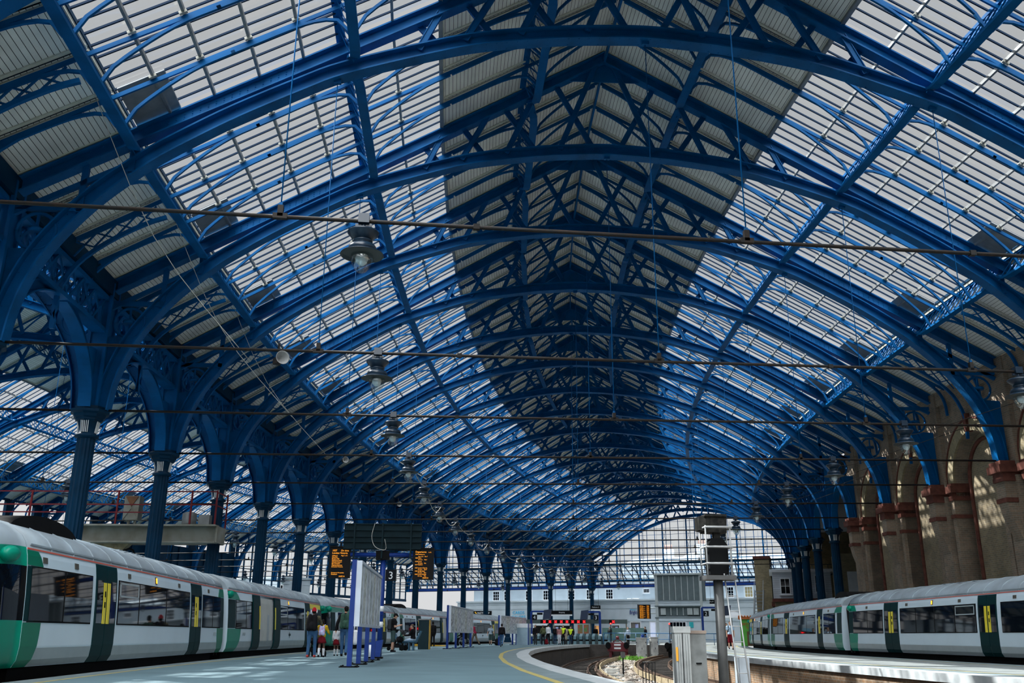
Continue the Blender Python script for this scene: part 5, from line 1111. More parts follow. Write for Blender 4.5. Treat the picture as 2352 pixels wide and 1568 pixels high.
for i in range(13):
    ww = -8.6 + i * .62; t = thing('ticket_gate', 'grey ticket gate with glass paddles in the row under the red crosses', 'ticket gate', M(10.7, ww), RZ(10.7), 'ticket gates under the red crosses')
    for n, me in zip(('cabinet', 'front_panel', 'paddles'), GM): part(n, me, t)
# ---- buffer stops
BRED = mat('dark_red_steel', (.16, .02, .03), .5, var=.3)
def buffer(k, ww, label, red=True):
    t = thing('buffer_stop', label, 'buffer stop', M(k, ww, -1.05), RZ(k)); bm = BRED if red else BLACK; m = MB(); m.box((0, 0, .85), (1.9, .35, .75)); m.build('beam', bm, t, loc=(0, 0, 0))
    for s in (-1, 1):
        m = MB(); m.box((s*.7, .1, .35), (.22, .3, .9)); m.beam((s*.7, .2, .9), (s*.7, 1.4, .0), .2, .2); m.build('leg', bm, t, loc=(0, 0, 0)); m = MB(); m.prism([(s*.86 + .24*math.cos(2*PI*i/14), -.42, 1.0 + .3*math.sin(2*PI*i/14)) for i in range(14)], (0, 0, 0), (0, .3, 0)); m.build('buffer_head', BLACK, t, loc=(0, 0, 0))
    m = MB(); m.box((0, -.2, 1.05), (.62, .04, .16)); m.box((0, -.2, .75), (.62, .04, .16)); m.build('white_plate', WHITE, t, loc=(0, 0, 0)); m = MB(); m.beam((-.5, 0, 1.22), (0, 0, 1.62), .06, .08); m.beam((.5, 0, 1.22), (0, 0, 1.62), .06, .08); m.ball((0, 0, 1.68), .16); m.build('top_lamp', BRED, t, loc=(0, 0, 0))
    m = MB(); m.box((-.6, 0, 2.0), (.06, .06, 1.9)); l = m.build('lamp_stem', BLACK, t, loc=(0, 0, 0)); m = MB(); m.ball((-.6, -.08, 2.95), .075); m.build('red_lamp', REDD, l)
buffer(10.1, .5, 'dark red buffer stop at the end of the left empty track'); buffer(10.1, 6.0, 'black buffer stop behind the nearest grey cabinets, right empty track', False)
# ---- cabinets between the tracks
CAB = mat('weathered_grey_cabinet', (.44, .47, .47), .6, var=.45, scale=2.5, dirt=(.27, .29, .29)); CABD = mat('dark_grey_cabinet', (.21, .23, .23), .7, var=.4, scale=3)
def cabinet(k, ww, wd, dp, h, label, rz=0, matl=None, z=-1.15, tagc=None):
    t = thing('lineside_cabinet', label, 'cabinet', M(k, ww, z), RZ(k) + rz); m = MB(); m.box((0, 0, h/2), (wd, dp, h)); m.build('case', matl or CAB, t, loc=(0, 0, 0)); m = MB(); m.box((0, 0, h + .03), (wd + .08, dp + .08, .08)); m.build('lid', CAB if matl is None else CABD, t, loc=(0, 0, 0))
    m = MB(); m.box((-wd/4 - .0, -dp/2 - .012, h/2), (wd/2 - .06, .024, h - .16)); m.box((wd/4, -dp/2 - .012, h/2), (wd/2 - .06, .024, h - .16)); d = m.build('door', matl or CAB, t, loc=(0, 0, 0)); m = MB(); m.box((.07, -dp/2 - .04, h*.5), (.035, .03, .16))
    for zz in (.2, .8): m.box((-wd/2 + .04, -dp/2 - .03, h*zz), (.1, .03, .05)); m.box((wd/2 - .04, -dp/2 - .03, h*zz), (.1, .03, .05))
    m.build('latch', BLACK, d); return t
def ribcab(k, ww, wd, label, tagc=False):
    h = 2.02; t = thing('lineside_cabinet', label, 'cabinet', M(k, ww, -1.15), RZ(k) - .12, 'pale lineside cabinets'); m = MB(); m.box((0, 0, h/2), (wd, .6, h)); 
    for i in range(3): m.box((-wd/2 + wd*(i + .5)/3, -.3, h/2), (wd/3 - .03, .06, h - .1))
    m.build('case', CAB, t, loc=(0, 0, 0)); m = MB(); m.box((0, 0, h + .06), (wd + .03, .66, .14)); m.build('lid', CAB, t, loc=(0, 0, 0)); m = MB(); m.box((.02, -.34, .85), (.03, .04, .14)); m.build('latch', BLACK, t, loc=(0, 0, 0))
    if tagc: m = MB(); m.box((-.05, -.34, 1.55), (.05, .01, .3)); m.build('amber_label', mat('amber_label', (.85, .4, .02), .5, var=0), t, loc=(0, 0, 0))
ribcab(-.1, -.06, .155, 'narrow pale lineside cabinet with amber label, left of the pair by the signal', True); ribcab(-.1, .125, .165, 'narrow pale lineside cabinet squeezed against the dark grey box')
t = thing('lineside_cabinet', 'wide dark grey weathered cabinet beside the signal post', 'cabinet', M(-.08, .42, -1.15), RZ(0) - .1); m = MB(); m.box((0, 0, 1.0), (.37, .62, 2.0)); m.build('case', CABD, t, loc=(0, 0, 0)); m = MB(); m.box((0, 0, 2.03), (.41, .66, .07)); m.build('lid', mat('rusty_lid', (.3, .24, .2), .7, var=.3), t, loc=(0, 0, 0)); m = MB(); m.box((0, -.33, 1.35), (.12, .04, .03)); m.build('handle', BLACK, t, loc=(0, 0, 0))
cabinet(9.6, 3.1, .92, .7, 1.75, 'pale grey twin-door cabinet between the buffer stops, left one'); cabinet(9.6, 4.2, .66, .7, 1.8, 'pale grey cabinet between the buffer stops, right one', .25)
# ---- colour-light signal
t = thing('railway_signal', 'black railway signal seen from behind on a grey post with cage', 'signal', M(-.1, 1.0, -1.2), RZ(-.1)); SG = mat('signal_post_grey', (.075, .08, .082), .55, var=.3, scale=4); m = MB(); m.lathe([(.12, 0), (.11, 3.25)], n=16); m.build('post', SG, t, loc=(0, 0, 0))
m = MB(); m.box((-.0, 0, 3.3), (.72, .6, .1)); m.build('platform', SG, t, loc=(0, 0, 0)); m = MB(); m.prism([(-.2, -.1, 3.38), (.24, -.1, 3.38), (.26, -.1, 3.5), (.26, -.1, 4.05), (.14, -.1, 4.22), (-.12, -.1, 4.22), (-.22, -.1, 4.05)], (0, 0, 0), (0, .36, 0)); m.build('signal_head', BLACK, t, loc=(0, 0, 0))
m = MB(); m.box((-.04, -.12, 4.02), (.05, .03, .04)); m.build('white_sticker', WHITE, t, loc=(0, 0, 0))
m = MB(); m.prism([(-.27, -.15, 4.36), (.24, -.15, 4.34), (.25, -.15, 4.72), (-.24, -.15, 4.74)], (0, 0, 0), (0, .5, 0)); m.prism([(-.3, -.2, 4.72), (.25, -.2, 4.72), (.24, -.2, 4.78), (-.27, -.2, 4.78)], (0, 0, 0), (0, .6, 0)); m.prism([(-.26, -.15, 4.38), (-.38, .0, 4.42), (-.38, .0, 4.74), (-.25, -.15, 4.74)], (0, 0, 0), (0, .4, 0)); m.box((.02, 0, 4.29), (.16, .14, .18)); m.build('route_indicator', mat('mottled_black', (.012, .013, .013), .6, var=.6, scale=12, spec=.06, dirt=(.03, .03, .027)), t, loc=(0, 0, 0))
m = MB()
for z in (3.62, 4.0, 4.46): m.tube([(-.32, .22, z), (-.32, -.3, z), (.3, -.32, z), (.34, .1, z)], .02, 6)
for x, y in ((-.32, -.28), (-.32, .2), (.33, -.1), (.33, .2)): m.tube([(x, y, 3.35), (x, y, 4.5)], .017, 6)
m.tube([(.28, -.2, 3.35), (.3, -.2, 4.6)], .02, 6); m.build('safety_cage', mat('pale_galvanised', (.38, .40, .41), .4, var=.2), t, loc=(0, 0, 0))
m = MB(); 
for x in (.14, .38): m.tube([(x + .18, -.35, 0), (x - .02, -.12, 3.4)], .018, 6)
for i in range(10): u = (i + .5)/10; m.tube([(.14 + .18 - .2*u, -.35 + .23*u, 3.4*u), (.38 + .18 - .2*u, -.35 + .23*u, 3.4*u)], .012, 6)
m.build('ladder', mat('galvanised_ladder', (.42, .44, .45), .35, metal=.3, var=.1), t, loc=(0, 0, 0))
t = thing('electrical_box', 'pale blue-grey box on a short post beside the signal ladder', 'box', M(-.1, 1.42, -1.2), RZ(-.1)); m = MB(); m.box((.05, 0, 1.2), (.24, .2, .66)); m.box((-.1, 0, 1.2), (.03, .22, .68)); m.build('box', mat('pale_blue_box', (.45, .52, .58), .4, var=.15), t, loc=(0, 0, 0)); m = MB(); m.box((0, .05, .45), (.1, .08, .9)); m.build('post', SG, t, loc=(0, 0, 0))
def fence(k, ww, n, wd, label, h=.95, z=-1.15):
    t = thing('track_handrail', label, 'railing', M(k, ww, z), RZ(k) + .5, 'short black railings between the tracks'); m = MB()
    for i in range(n): m.tube([(wd*i/(n-1), 0, 0), (wd*i/(n-1), 0, h)], .015, 6)
    m.build('uprights', BLACK, t, loc=(0, 0, 0)); m = MB(); m.tube([(0, 0, h), (wd, 0, h)], .02, 6); m.tube([(0, 0, h*.42), (wd, 0, h*.42)], .016, 6); m.build('rails', SG, t, loc=(0, 0, 0))
fence(1.15, .83, 5, .5, 'short black railing on the ballast in front of the walkway', 1.15); fence(.3, 1.75, 3, .42, 'low black railing behind the signal post', .75)
t = thing('track_marker', 'small grey marker box on a stake in the ballast', 'marker', M(3.5, 2.15, -1.4), RZ(3.5)); m = MB(); m.box((0, 0, .7), (.07, .07, 1.3)); m.box((.05, -.05, .25), (.3, .06, .06)); m.build('stake', BLACK, t, loc=(0, 0, 0)); m = MB(); m.box((0, -.02, 1.32), (.2, .16, .26)); m.build('head', SG, t, loc=(0, 0, 0))
# ---- grey sign frame at the head of the right tracks
LG = mat('pale_grey_steel', (.40, .46, .48), .45, var=.1); MG = mat('mid_grey_panel', (.10, .14, .155), .6, var=.15)
t = thing('departure_board_frame', 'large grey departure board seen from behind on two grey posts', 'sign frame', M(10.8, 3.8), RZ(10.8))
for x in (-.05, 4.3): m = MB(); m.box((x, 0, 3.4), (.26, .26, 6.8)); m.build('post', LG, t, loc=(0, 0, 0))
m = MB(); m.box((2.2, .12, 5.4), (4.5, .35, 2.5)); m.box((4.55, .6, 5.35), (.25, 1.2, 2.5)); m.build('board_back', MG, t, loc=(0, 0, 0)); m = MB()
for i in range(1, 7): m.box((.05 + 4.2*i/7, -.08, 5.35), (.06, .05, 2.3))
m.box((2.1, -.02, 6.68), (4.6, .5, .16)); m.build('ribs', LG, t, loc=(0, 0, 0))
m = MB(); m.box((2.0, .3, 3.1), (4.3, .2, .95)); m.box((2.0, 0, 3.62), (4.5, .3, .1)); m.box((2.0, 0, 2.52), (4.5, .4, .12)); m.build('lower_panel', MG, t, loc=(0, 0, 0))
for x in (.55, 3.15, 3.75): m = MB(); m.box((x, .1, 3.12), (.5, .2, .62)); m.build('equipment_box', LG, t, loc=(0, 0, 0))
for x in (1.3, 1.9, 2.5): m = MB(); m.box((x, .12, 3.12), (.08, .15, .7)); m.build('strut', LG, t, loc=(0, 0, 0))
m = MB()
for z in (3.45, 2.95): m.tube([(-1.0, 0, z), (0, 0, z)], .06, 8)
m.build('side_arm', LG, t, loc=(0, 0, 0))
s = thing('departure_screen', 'orange lit departure screen on the arm of the grey sign frame', 'screen', M(10.78, 2.55, 3.1), RZ(10.8) - .1); m = MB(); m.box((0, 0, 0), (1.15, .2, 1.35)); m.prism([(-.58, -.1, -.68), (-.8, .2, -.62), (-.8, .2, .72), (-.58, -.1, .68)], (0, 0, 0), (0, .2, 0)); m.build('casing', SCRN, s, loc=(0, 0, 0))
for i in range(13): part('screen_text', text_mesh('10%02d London Vic' % (7 + i*4) if i % 2 else '10%02d Hove' % (7 + i*4), .1, ORNG, ext=.001, sx=.85), s, (-.5, -.105, .52 - .095*i), (PI/2, 0, 0)); part('screen_text', text_mesh('%d' % (1 + i % 8) + ' On time', .1, ORNG, ext=.001, sx=.6), s, (.22, -.105, .52 - .095*i), (PI/2, 0, 0))
# ---- hanging platform signs near the gates
for k, ww, z, wd, body, lb in ((10.99, -2.65, 3.5, 1.0, 'Platform 3', 'small black hanging sign over the ticket gates'), (10.99, -6.2, 3.0, 2.2, 'Shopping', 'dark sloping shop sign above the left of the ticket gates'), (10.99, 9.1, 4.0, .55, 'PLAT 1', 'small black and white hanging sign right of the grey sign frame')):
    t = thing('hanging_sign', lb, 'sign', M(k, ww, z), RZ(k)); m = MB(); m.box((0, 0, .05), (wd, .08, .42)); m.build('panel', BLACK, t, loc=(0, 0, 0)); m = MB(); m.box((0, -.045, -.2), (wd, .02, .14)); m.build('white_strip', WHITE, t, loc=(0, 0, 0)); part('lettering', text_mesh(body, .17, WHITE, align='CENTER'), t, (0, -.05, .02), (PI/2, 0, 0)); m = MB(); 
    for x in (-.3, .3): m.tube([(x*wd, 0, .25), (x*wd, 0, 7.55 - z)], .012, 5)
    m.build('hanger', BLACK, t, loc=(0, 0, 0))
# ---- blue railing round the track ends
t = thing('blue_railing', 'light blue tubular railing across the end of the empty tracks', 'railing', M(10.35, -1.5), RZ(10.35)); RB = mat('light_blue_rail', (.03, .16, .36), .4, var=.1); m = MB()
for i in range(12): m.tube([(.3 + 1.05*i, .35, 0), (.3 + 1.05*i, .35, 1.05)], .03, 6)
m.build('uprights', RB, t, loc=(0, 0, 0)); m = MB(); m.tube([(.3, .35, 1.05), (11.85, .35, 1.05)], .035, 8); m.tube([(.3, .35, .5), (11.85, .35, .5)], .025, 8); m.build('rails', RB, t, loc=(0, 0, 0))
t = thing('glass_screen', 'low greenish glass screen on the concourse behind the blue railing', 'screen', M(11.6, -.6), RZ(11.6)); m = MB(); m.box((0, 0, .95), (4.6, .04, 1.3)); m.build('pane', mat('green_tinted_glass', (.12, .22, .2), .2, var=.15), t, loc=(0, 0, 0))
for x in (-2.3, 0, 2.3): m = MB(); m.box((x, 0, .8), (.06, .08, 1.6)); m.build('post', SILV, t, loc=(0, 0, 0))
t = thing('food_stall', 'bright green food stall with orange scalloped roof by the right train', 'stall', M(9.9, 12.2), RZ(9.9)); GRN = mat('lime_green', (.12, .5, .06), .5, var=.1); m = MB(); m.box((.6, .6, 1.15), (1.9, 1.6, 2.3)); m.build('body', GRN, t, loc=(0, 0, 0)); m = MB(); m.box((.6, .6, 2.4), (2.2, 1.9, .22)); 
for i in range(9): m.ball((-.4 + .25*i, -.34, 2.54), .09)
m.build('orange_roof_edge', mat('orange_trim', (.6, .16, .03), .5, var=.1), t, loc=(0, 0, 0)); m = MB(); m.box((.75, -.23, .65), (1.1, .05, 1.2)); m.build('wood_panel', mat('brown_panel', (.2, .11, .06), .6, var=.2), t, loc=(0, 0, 0)); part('stall_lettering', text_mesh('HOT FOOD\nTO GO', .34, mat('red_letters', (.6, .04, .03), .5, var=0), align='CENTER'), t, (.7, -.24, 1.75), (PI/2, 0, 0))
t = thing('white_sunshade', 'pale canopy over the stall tables at the far right', 'canopy', M(11.5, 10.6), RZ(11.5)); m = MB(); m.lathe([(1.6, 2.6), (.8, 3.1), (0, 3.3)], n=8, smooth=False); m.build('canvas', WHITE, t, loc=(0, 0, 0)); m = MB(); m.lathe([(.04, 0), (.04, 2.9)], n=8); m.build('pole', SILV, t, loc=(0, 0, 0))
for k, ww, lb, mt in ((9.4, 10.9, 'dark vending cabinet left of the couple on the right platform', BLACK), (9.9, 10.2, 'green and black bin behind the couple on the right platform', GRN)):
    t = thing('vending_cabinet', lb, 'cabinet', M(k, ww), RZ(k)); m = MB(); m.box((0, 0, .8), (.7, .6, 1.6)); m.build('case', mt, t, loc=(0, 0, 0)); m = MB(); m.box((0, -.31, .9), (.5, .03, 1.0)); m.build('door', TBLK, t, loc=(0, 0, 0))
# ================================================================ PEOPLE
SKL = mat('light_skin', (.52, .30, .21), .55, var=.08); SKD = mat('dark_skin', (.14, .07, .045), .5, var=.08)
def cloth(n, c, v=.2): return mat(n, c, .9, var=v, scale=9, spec=.08)
JEAN = cloth('blue_denim', (.05, .12, .24)); DJEAN = cloth('dark_denim', (.03, .06, .12)); BLK = cloth('black_cloth', (.012, .012, .014)); DGR = cloth('dark_grey_cloth', (.04, .045, .05)); CAMO = mat('camouflage_cloth', (.10, .09, .05), .9, var=.9, scale=14, dirt=(.015, .018, .012))
MUST = cloth('mustard_knit', (.52, .34, .02)); MAROON = cloth('maroon_cloth', (.17, .012, .02)); REDC = cloth('red_cloth', (.42, .02, .03)); WCL = cloth('white_cloth', (.68, .7, .74), .1); OLIVE = cloth('olive_cloth', (.10, .12, .06)); PINK = cloth('dusty_pink_cloth', (.36, .17, .17)); HIV = mat('hi_vis_yellow', (.62, .82, .02), .6, var=.1, emit=.0); HAIRB = mat('black_hair', (.008, .007, .007), .7, var=0, spec=.1); HAIRN = mat('brown_hair', (.07, .04, .025), .6, var=0); LBLUE = cloth('light_blue_cloth', (.38, .52, .68), .1); PLAID = mat('checked_shirt', (.42, .5, .58), .8, var=.7, scale=22, dirt=(.16, .22, .3)); BURG = cloth('burgundy_polo', (.22, .02, .05)); KHAKI = cloth('brown_trousers', (.13, .10, .075)); TEALS = cloth('teal_grey_shorts', (.05, .085, .085)); RSHOE = mat('red_shoe', (.45, .03, .02), .6, var=.1); GRNP = mat('dark_green_pack', (.02, .075, .05), .8, var=.4, scale=8); PASTEL = mat('pastel_patterned_pack', (.42, .52, .78), .6, var=.8, scale=11, dirt=(.55, .25, .45)); BEIGE = cloth('beige_coat', (.42, .38, .3))
def remesh(m, name, mt, vox=.014, sm=3):
    me = m.mesh('tmp', mt); o = bpy.data.objects.new('tmp', me)
    r = o.modifiers.new('r', 'REMESH'); r.mode = 'VOXEL'; r.voxel_size = vox; r.use_smooth_shade = True
    s = o.modifiers.new('s', 'SMOOTH'); s.iterations = sm; s.factor = .5
    out = baked(o); out.name = name
    bpy.data.objects.remove(o); bpy.data.meshes.remove(me)
    out.materials.clear(); out.materials.append(mt); return out
def cap(m, a, b, r0, r1, n=10):
    a, b = Vector(a), Vector(b)
    m.ball(a, r0, 0, n, 6); m.ball(b, r1, 0, n, 6); d = b - a
    if d.length < 1e-4: return
    d.normalize(); x = d.orthogonal().normalized(); y = d.cross(x); n0 = len(m.v)
    for p, r in ((a, r0), (b, r1)):
        for i in range(n): t = 2*PI*i/n; m.v.append(tuple(p + x*r*math.cos(t) + y*r*math.sin(t)))
    for i in range(n): j = (i + 1) % n; m.face((n0 + i, n0 + j, n0 + n + j, n0 + n + i))
    m.face([n0 + i for i in range(n)][::-1]); m.face([n0 + n + i for i in range(n)])
def rotx(v, a): c, s = math.cos(a), math.sin(a); return Vector((v[0], v[1]*c - v[2]*s, v[1]*s + v[2]*c))
def roty(v, a): c, s = math.cos(a), math.sin(a); return Vector((v[0]*c + v[2]*s, v[1], -v[0]*s + v[2]*c))
def person(label, k, ww, face=0, H=1.75, skin=SKL, top=BLK, bottom=DJEAN, shoes=BLK, hair=HAIRB, hairlen=0, hat=None, legL=(0, 0), legR=(0, 0), armL=(0, .12, .15), armR=(0, .12, .15), lean=0, head=(0, 0), sit=None, shorts=False, skirt=None, sleeves='long', pack=None, phones=False, vest=None, socks=None, long_coat=False, vox=.016, group=None, wide=1.0, z=0, backp_strap=True):
    """face: turn about z, 0 looks away from the camera along the track. leg=(swing forward, knee bend); arm=(swing forward, out, elbow)"""
    t = thing('person', label, 'person', M(k, ww, z), RZ(k) + face, group); q = H / 1.75
    hip_z = (sit if sit else .93 * q); J = {}
    lr = lambda v: Vector((0, 0, hip_z)) + rotx(v, -lean)
    J['pel'] = Vector((0, 0, hip_z)); J['wst'] = lr((0, 0, .17*q)); J['chs'] = lr((0, .01, .37*q)); J['nek'] = lr((0, 0, .52*q)); J['neh'] = lr((0, .015, .58*q))
    hd = J['neh'] + rotx((0, .02, .1*q), -lean - head[0])
    for s, L_, A_ in ((-1, legL, armL), (1, legR, armR)):
        h = Vector((s*.092*q*wide, 0, hip_z - .02)); kn = h + rotx((0, 0, -.43*q), L_[0]); an = kn + rotx((0, 0, -.43*q), L_[0] - L_[1])
        if not sit: dz = 0
        J['h', s], J['k', s], J['a', s] = h, kn, an
        sh = lr((s*.18*q*wide, 0, .47*q)); el = sh + rotx(roty((0, 0, -.29*q), -s*A_[1]), A_[0] - lean*.0); wr = el + rotx(roty((0, 0, -.25*q), -s*A_[1]*.4 + s*.05), A_[0] + A_[2])
        J['s', s], J['e', s], J['w', s] = sh, el, wr
    low = min(J['a', -1].z, J['a', 1].z) - .075*q
    drop = Vector((0, 0, low)) if not sit else Vector((0, 0, 0))
    for kk in J: J[kk] = J[kk] - drop
    hd = hd - drop; R = q
    m = MB()     # one continuous body
    cap(m, J['pel'] + Vector((-.05*R, 0, 0)), J['pel'] + Vector((.05*R, 0, 0)), .12*R*wide, .12*R*wide); cap(m, J['pel'], J['wst'], .12*R*wide, .115*R*wide); cap(m, J['wst'], J['chs'], .115*R*wide, .135*R*wide)
    cap(m, J['chs'] + Vector((-.06*R, 0, 0)), J['chs'] + Vector((.06*R, 0, 0)), .115*R, .115*R); cap(m, J['s', -1], J['s', 1], .065*R, .065*R); cap(m, J['chs'], J['nek'], .12*R, .06*R); cap(m, J['nek'], J['neh'] + (hd - J['neh'])*.3, .052*R, .05*R)
    yaw = head[1]; fw = rotx((math.sin(-yaw), math.cos(yaw), 0), -lean - head[0]); up = rotx((0, 0, 1), -lean - head[0]); sd = fw.cross(up)
    HP = lambda x, y, zz: hd + sd*x*R + fw*y*R + up*zz*R
    m.ball(HP(0, 0, .03), (.075*R, .09*R, .1*R)); m.ball(HP(0, .03, -.04), (.055*R, .06*R, .07*R)); m.ball(HP(0, .095, -.01), (.016*R, .022*R, .026*R), 0, 8, 6); cap(m, HP(-.03, .078, .02), HP(.03, .078, .02), .016*R, .016*R, 6); cap(m, HP(-.02, .08, -.06), HP(.02, .08, -.06), .013*R, .013*R, 6); m.ball(HP(0, .07, -.095), (.03*R, .03*R, .022*R), 0, 8, 6)
    for s in (-1, 1): m.ball(HP(s*.077, -.005, .0), (.012*R, .024*R, .032*R), 0, 8, 6)
    for s in (-1, 1):
        cap(m, J['s', s], J['e', s], .055*R, .042*R); cap(m, J['e', s], J['w', s], .042*R, .03*R); d = (J['w', s] - J['e', s]).normalized(); pm = J['w', s] + d*.05*R; cap(m, J['w', s], pm, .028*R, .034*R)
        ax = Vector((0, 1, 0)) - d*d.y; ax = ax.normalized() if ax.length > .2 else Vector((0, 0, 1)); inn = Vector((-s, 0, 0))
        for i, ln in enumerate((.062, .074, .07, .055)):
            b = pm + ax*(.027 - .018*i)*R + d*.02*R; mid = b + d*ln*.55*R + inn*.006*R; cap(m, b, mid, .0105*R, .0095*R, 6); cap(m, mid, mid + (d*.8 + inn*.5).normalized()*ln*.5*R, .0095*R, .008*R, 6)
        b = J['w', s] + d*.03*R + ax*.03*R; cap(m, b, b + (d*.7 + ax*.7)*.05*R, .012*R, .009*R, 6)
        cap(m, J['h', s], J['k', s], .092*R*wide, .058*R); cap(m, J['k', s], J['k', s].lerp(J['a', s], .35), .058*R, .06*R); cap(m, J['k', s].lerp(J['a', s], .35), J['a', s], .06*R, .036*R)
        cap(m, J['a', s] + Vector((0, -.02, -.03))*R, J['a', s] + Vector((0, .13, -.05))*R, .034*R, .026*R)
    part('body', remesh(m, 'body', skin, vox*.8), t)
    i_ = .014*R
    if top:
        m = MB(); cap(m, J['pel'] + Vector((-.05*R, 0, .05)), J['pel'] + Vector((.05*R, 0, .05)), .125*R*wide + i_, .125*R*wide + i_); cap(m, J['pel'] + Vector((0, 0, .05)), J['wst'], .125*R*wide + i_, .118*R*wide + i_); cap(m, J['wst'], J['chs'], .118*R*wide + i_, .138*R*wide + i_); cap(m, J['chs'] + Vector((-.06*R, 0, 0)), J['chs'] + Vector((.06*R, 0, 0)), .118*R + i_, .118*R + i_); cap(m, J['s', -1], J['s', 1], .068*R + i_, .068*R + i_); cap(m, J['chs'], J['nek'], .12*R + i_, .058*R + i_)
        if long_coat: cap(m, J['pel'], J['pel'] - Vector((0, 0, .4*R)), .15*R, .17*R)
        for s in (-1, 1):
            if sleeves == 'none': continue
            e = J['s', s].lerp(J['e', s], .6) if sleeves == 'short' else J['e', s]; cap(m, J['s', s], e, .058*R + i_, (.052 if sleeves == 'short' else .046)*R + i_)
            if sleeves == 'long': cap(m, J['e', s], J['e', s].lerp(J['w', s], .95), .046*R + i_, .034*R + i_)
        part('top_garment', remesh(m, 'top_garment', top, vox), t)
    if vest:
        m = MB(); j_ = i_ + .014; cap(m, J['wst'], J['chs'], .118*R*wide + j_, .138*R + j_); cap(m, J['chs'] + Vector((-.06*R, 0, 0)), J['chs'] + Vector((.06*R, 0, 0)), .118*R + j_, .118*R + j_); cap(m, J['s', -1], J['s', 1], .064*R + j_, .064*R + j_); cap(m, J['pel'] + Vector((0, 0, .06)), J['wst'], .125*R + j_, .118*R + j_)
        part('hi_vis_vest', remesh(m, 'hi_vis_vest', vest, vox), t)
    if bottom:
        m = MB(); cap(m, J['pel'] + Vector((-.05*R, 0, -.01)), J['pel'] + Vector((.05*R, 0, -.01)), .125*R*wide + .006, .125*R*wide + .006)
        for s in (-1, 1):
            cap(m, J['h', s], J['k', s], .098*R*wide, .068*R if not shorts else .09*R)
            if not shorts: cap(m, J['k', s], J['k', s].lerp(J['a', s], .92), .068*R, .056*R)
        part('shorts' if shorts else 'trousers', remesh(m, 'lower_garment', bottom, vox), t)
    if skirt:
        m = MB(); p = J['pel']; n = 20; n0 = 0
        m.lathe([(.12*R, p.z + .1*R), (.15*R, p.z), (.2*R, p.z - .16*R), (.235*R, p.z - .3*R), (.2*R, p.z - .29*R)], (p.x, p.y, 0), 24, star=.06); m.build('skirt', skirt, t, loc=(0, 0, 0))
    if socks:
        m = MB()
        for s in (-1, 1): cap(m, J['k', s].lerp(J['a', s], .25), J['a', s], .068*R, .046*R)
        part('socks', remesh(m, 'socks', socks, vox), t)
    for s in (-1, 1):
        m = MB(); cap(m, J['a', s] + Vector((0, -.03, -.035))*R, J['a', s] + Vector((0, .12, -.045))*R, .045*R, .036*R); cap(m, J['a', s] + Vector((0, 0, 0)), J['a', s] + Vector((0, -.02, -.03))*R, .048*R, .045*R); part('shoe', remesh(m, 'shoe', shoes, vox*.8), t)
    if hair:
        m = MB(); m.ball(HP(0, -.018, .055), (.085*R, .092*R, .092*R)); m.ball(HP(0, -.045, .01), (.078*R, .06*R, .075*R))
        if hairlen: cap(m, HP(0, -.06, .0), HP(0, -.075, -hairlen), .07*R, .05*R)
        part('hair', remesh(m, 'hair', hair, vox*.8), t)
    if hat:
        kind, hm = hat; m = MB()
        if kind == 'cap': m.ball(HP(0, -.005, .07), (.09*R, .1*R, .08*R)); cap(m, HP(-.04, .09, .06), HP(.04, .09, .06), .022*R, .022*R); cap(m, HP(0, .08, .06), HP(0, .14, .05), .05*R, .02*R)
        elif kind == 'wrap': m.ball(HP(0, -.01, .06), (.098*R, .105*R, .1*R)); m.ball(HP(0, -.04, .13), (.06*R, .06*R, .05*R))
        else: m.ball(HP(0, 0, .08), (.085*R, .095*R, .075*R)); m.ball(HP(0, 0, .05), (.15*R, .16*R, .02*R))
        part('hat', remesh(m, 'hat', hm, vox*.8), t)
    if phones:
        m = MB(); m.tube([HP(-.105*math.cos(a), -.0, .03 + .11*math.sin(a)) for a in [PI*i/10 for i in range(11)]], .014*R, 8, up=tuple(fw)); 
        for s in (-1, 1): m.ball(HP(s*.1, 0, .01), (.025*R, .045*R, .05*R))
        m.build('headphones', WHITE, t, loc=(0, 0, 0))
    if pack:
        pm_, sc = pack; b = J['chs'].lerp(J['wst'], .35); bk = rotx((0, -1, 0), -lean); u = rotx((0, 0, 1), -lean); m = MB(); c0 = b + bk*(.2*R)
        for e in (-1, 1):
            cap(m, c0 + u*.16*sc*R + Vector((e*.07*sc*R, 0, 0)), c0 - u*.18*sc*R + Vector((e*.09*sc*R, 0, 0)), .075*sc*R, .085*sc*R)
        cap(m, c0 - u*.08*sc*R + bk*.06*R, c0 - u*.16*sc*R + bk*.06*R, .075*sc*R, .075*sc*R)
        p = part('backpack', remesh(m, 'backpack', pm_, vox), t); m = MB()
        for s in (-1, 1): m.tube(smooth([c0 + u*.15*R + Vector((s*.07, 0, 0))*R, J['s', s].lerp(J['nek'], .35) + u*.085*R, J['chs'] + Vector((s*.1*R, .14*R, 0)), J['wst'] + Vector((s*.13*R, .03*R, .06*R))], 3), .02*R, 6)
        m.build('strap', pm_, p)
    return t, J, HP
SW = lambda s: (s, .25 if s < 0 else .06)
person('person in red headwrap and white headphones pushing a pram, seen from behind', 1.72, -10.3, -.05, 1.66, SKD, CAMO, JEAN, RSHOE, HAIRB, 0, ('wrap', REDC), (-.12, .1), (.18, .12), (.55, .3, .6), (.55, .3, .6), lean=.08, pack=(BLK, 1.25), phones=True, wide=1.12)
person('girl in mustard cardigan and red skirt with a pastel backpack', 1.75, -9.98, .0, 1.28, SKD, MUST, None, BLK, HAIRB, .06, None, (-.15, .2), (.2, .1), (.15, .25, .5), (.35, .35, .9), skirt=MAROON, socks=WCL, pack=(PASTEL, .95))
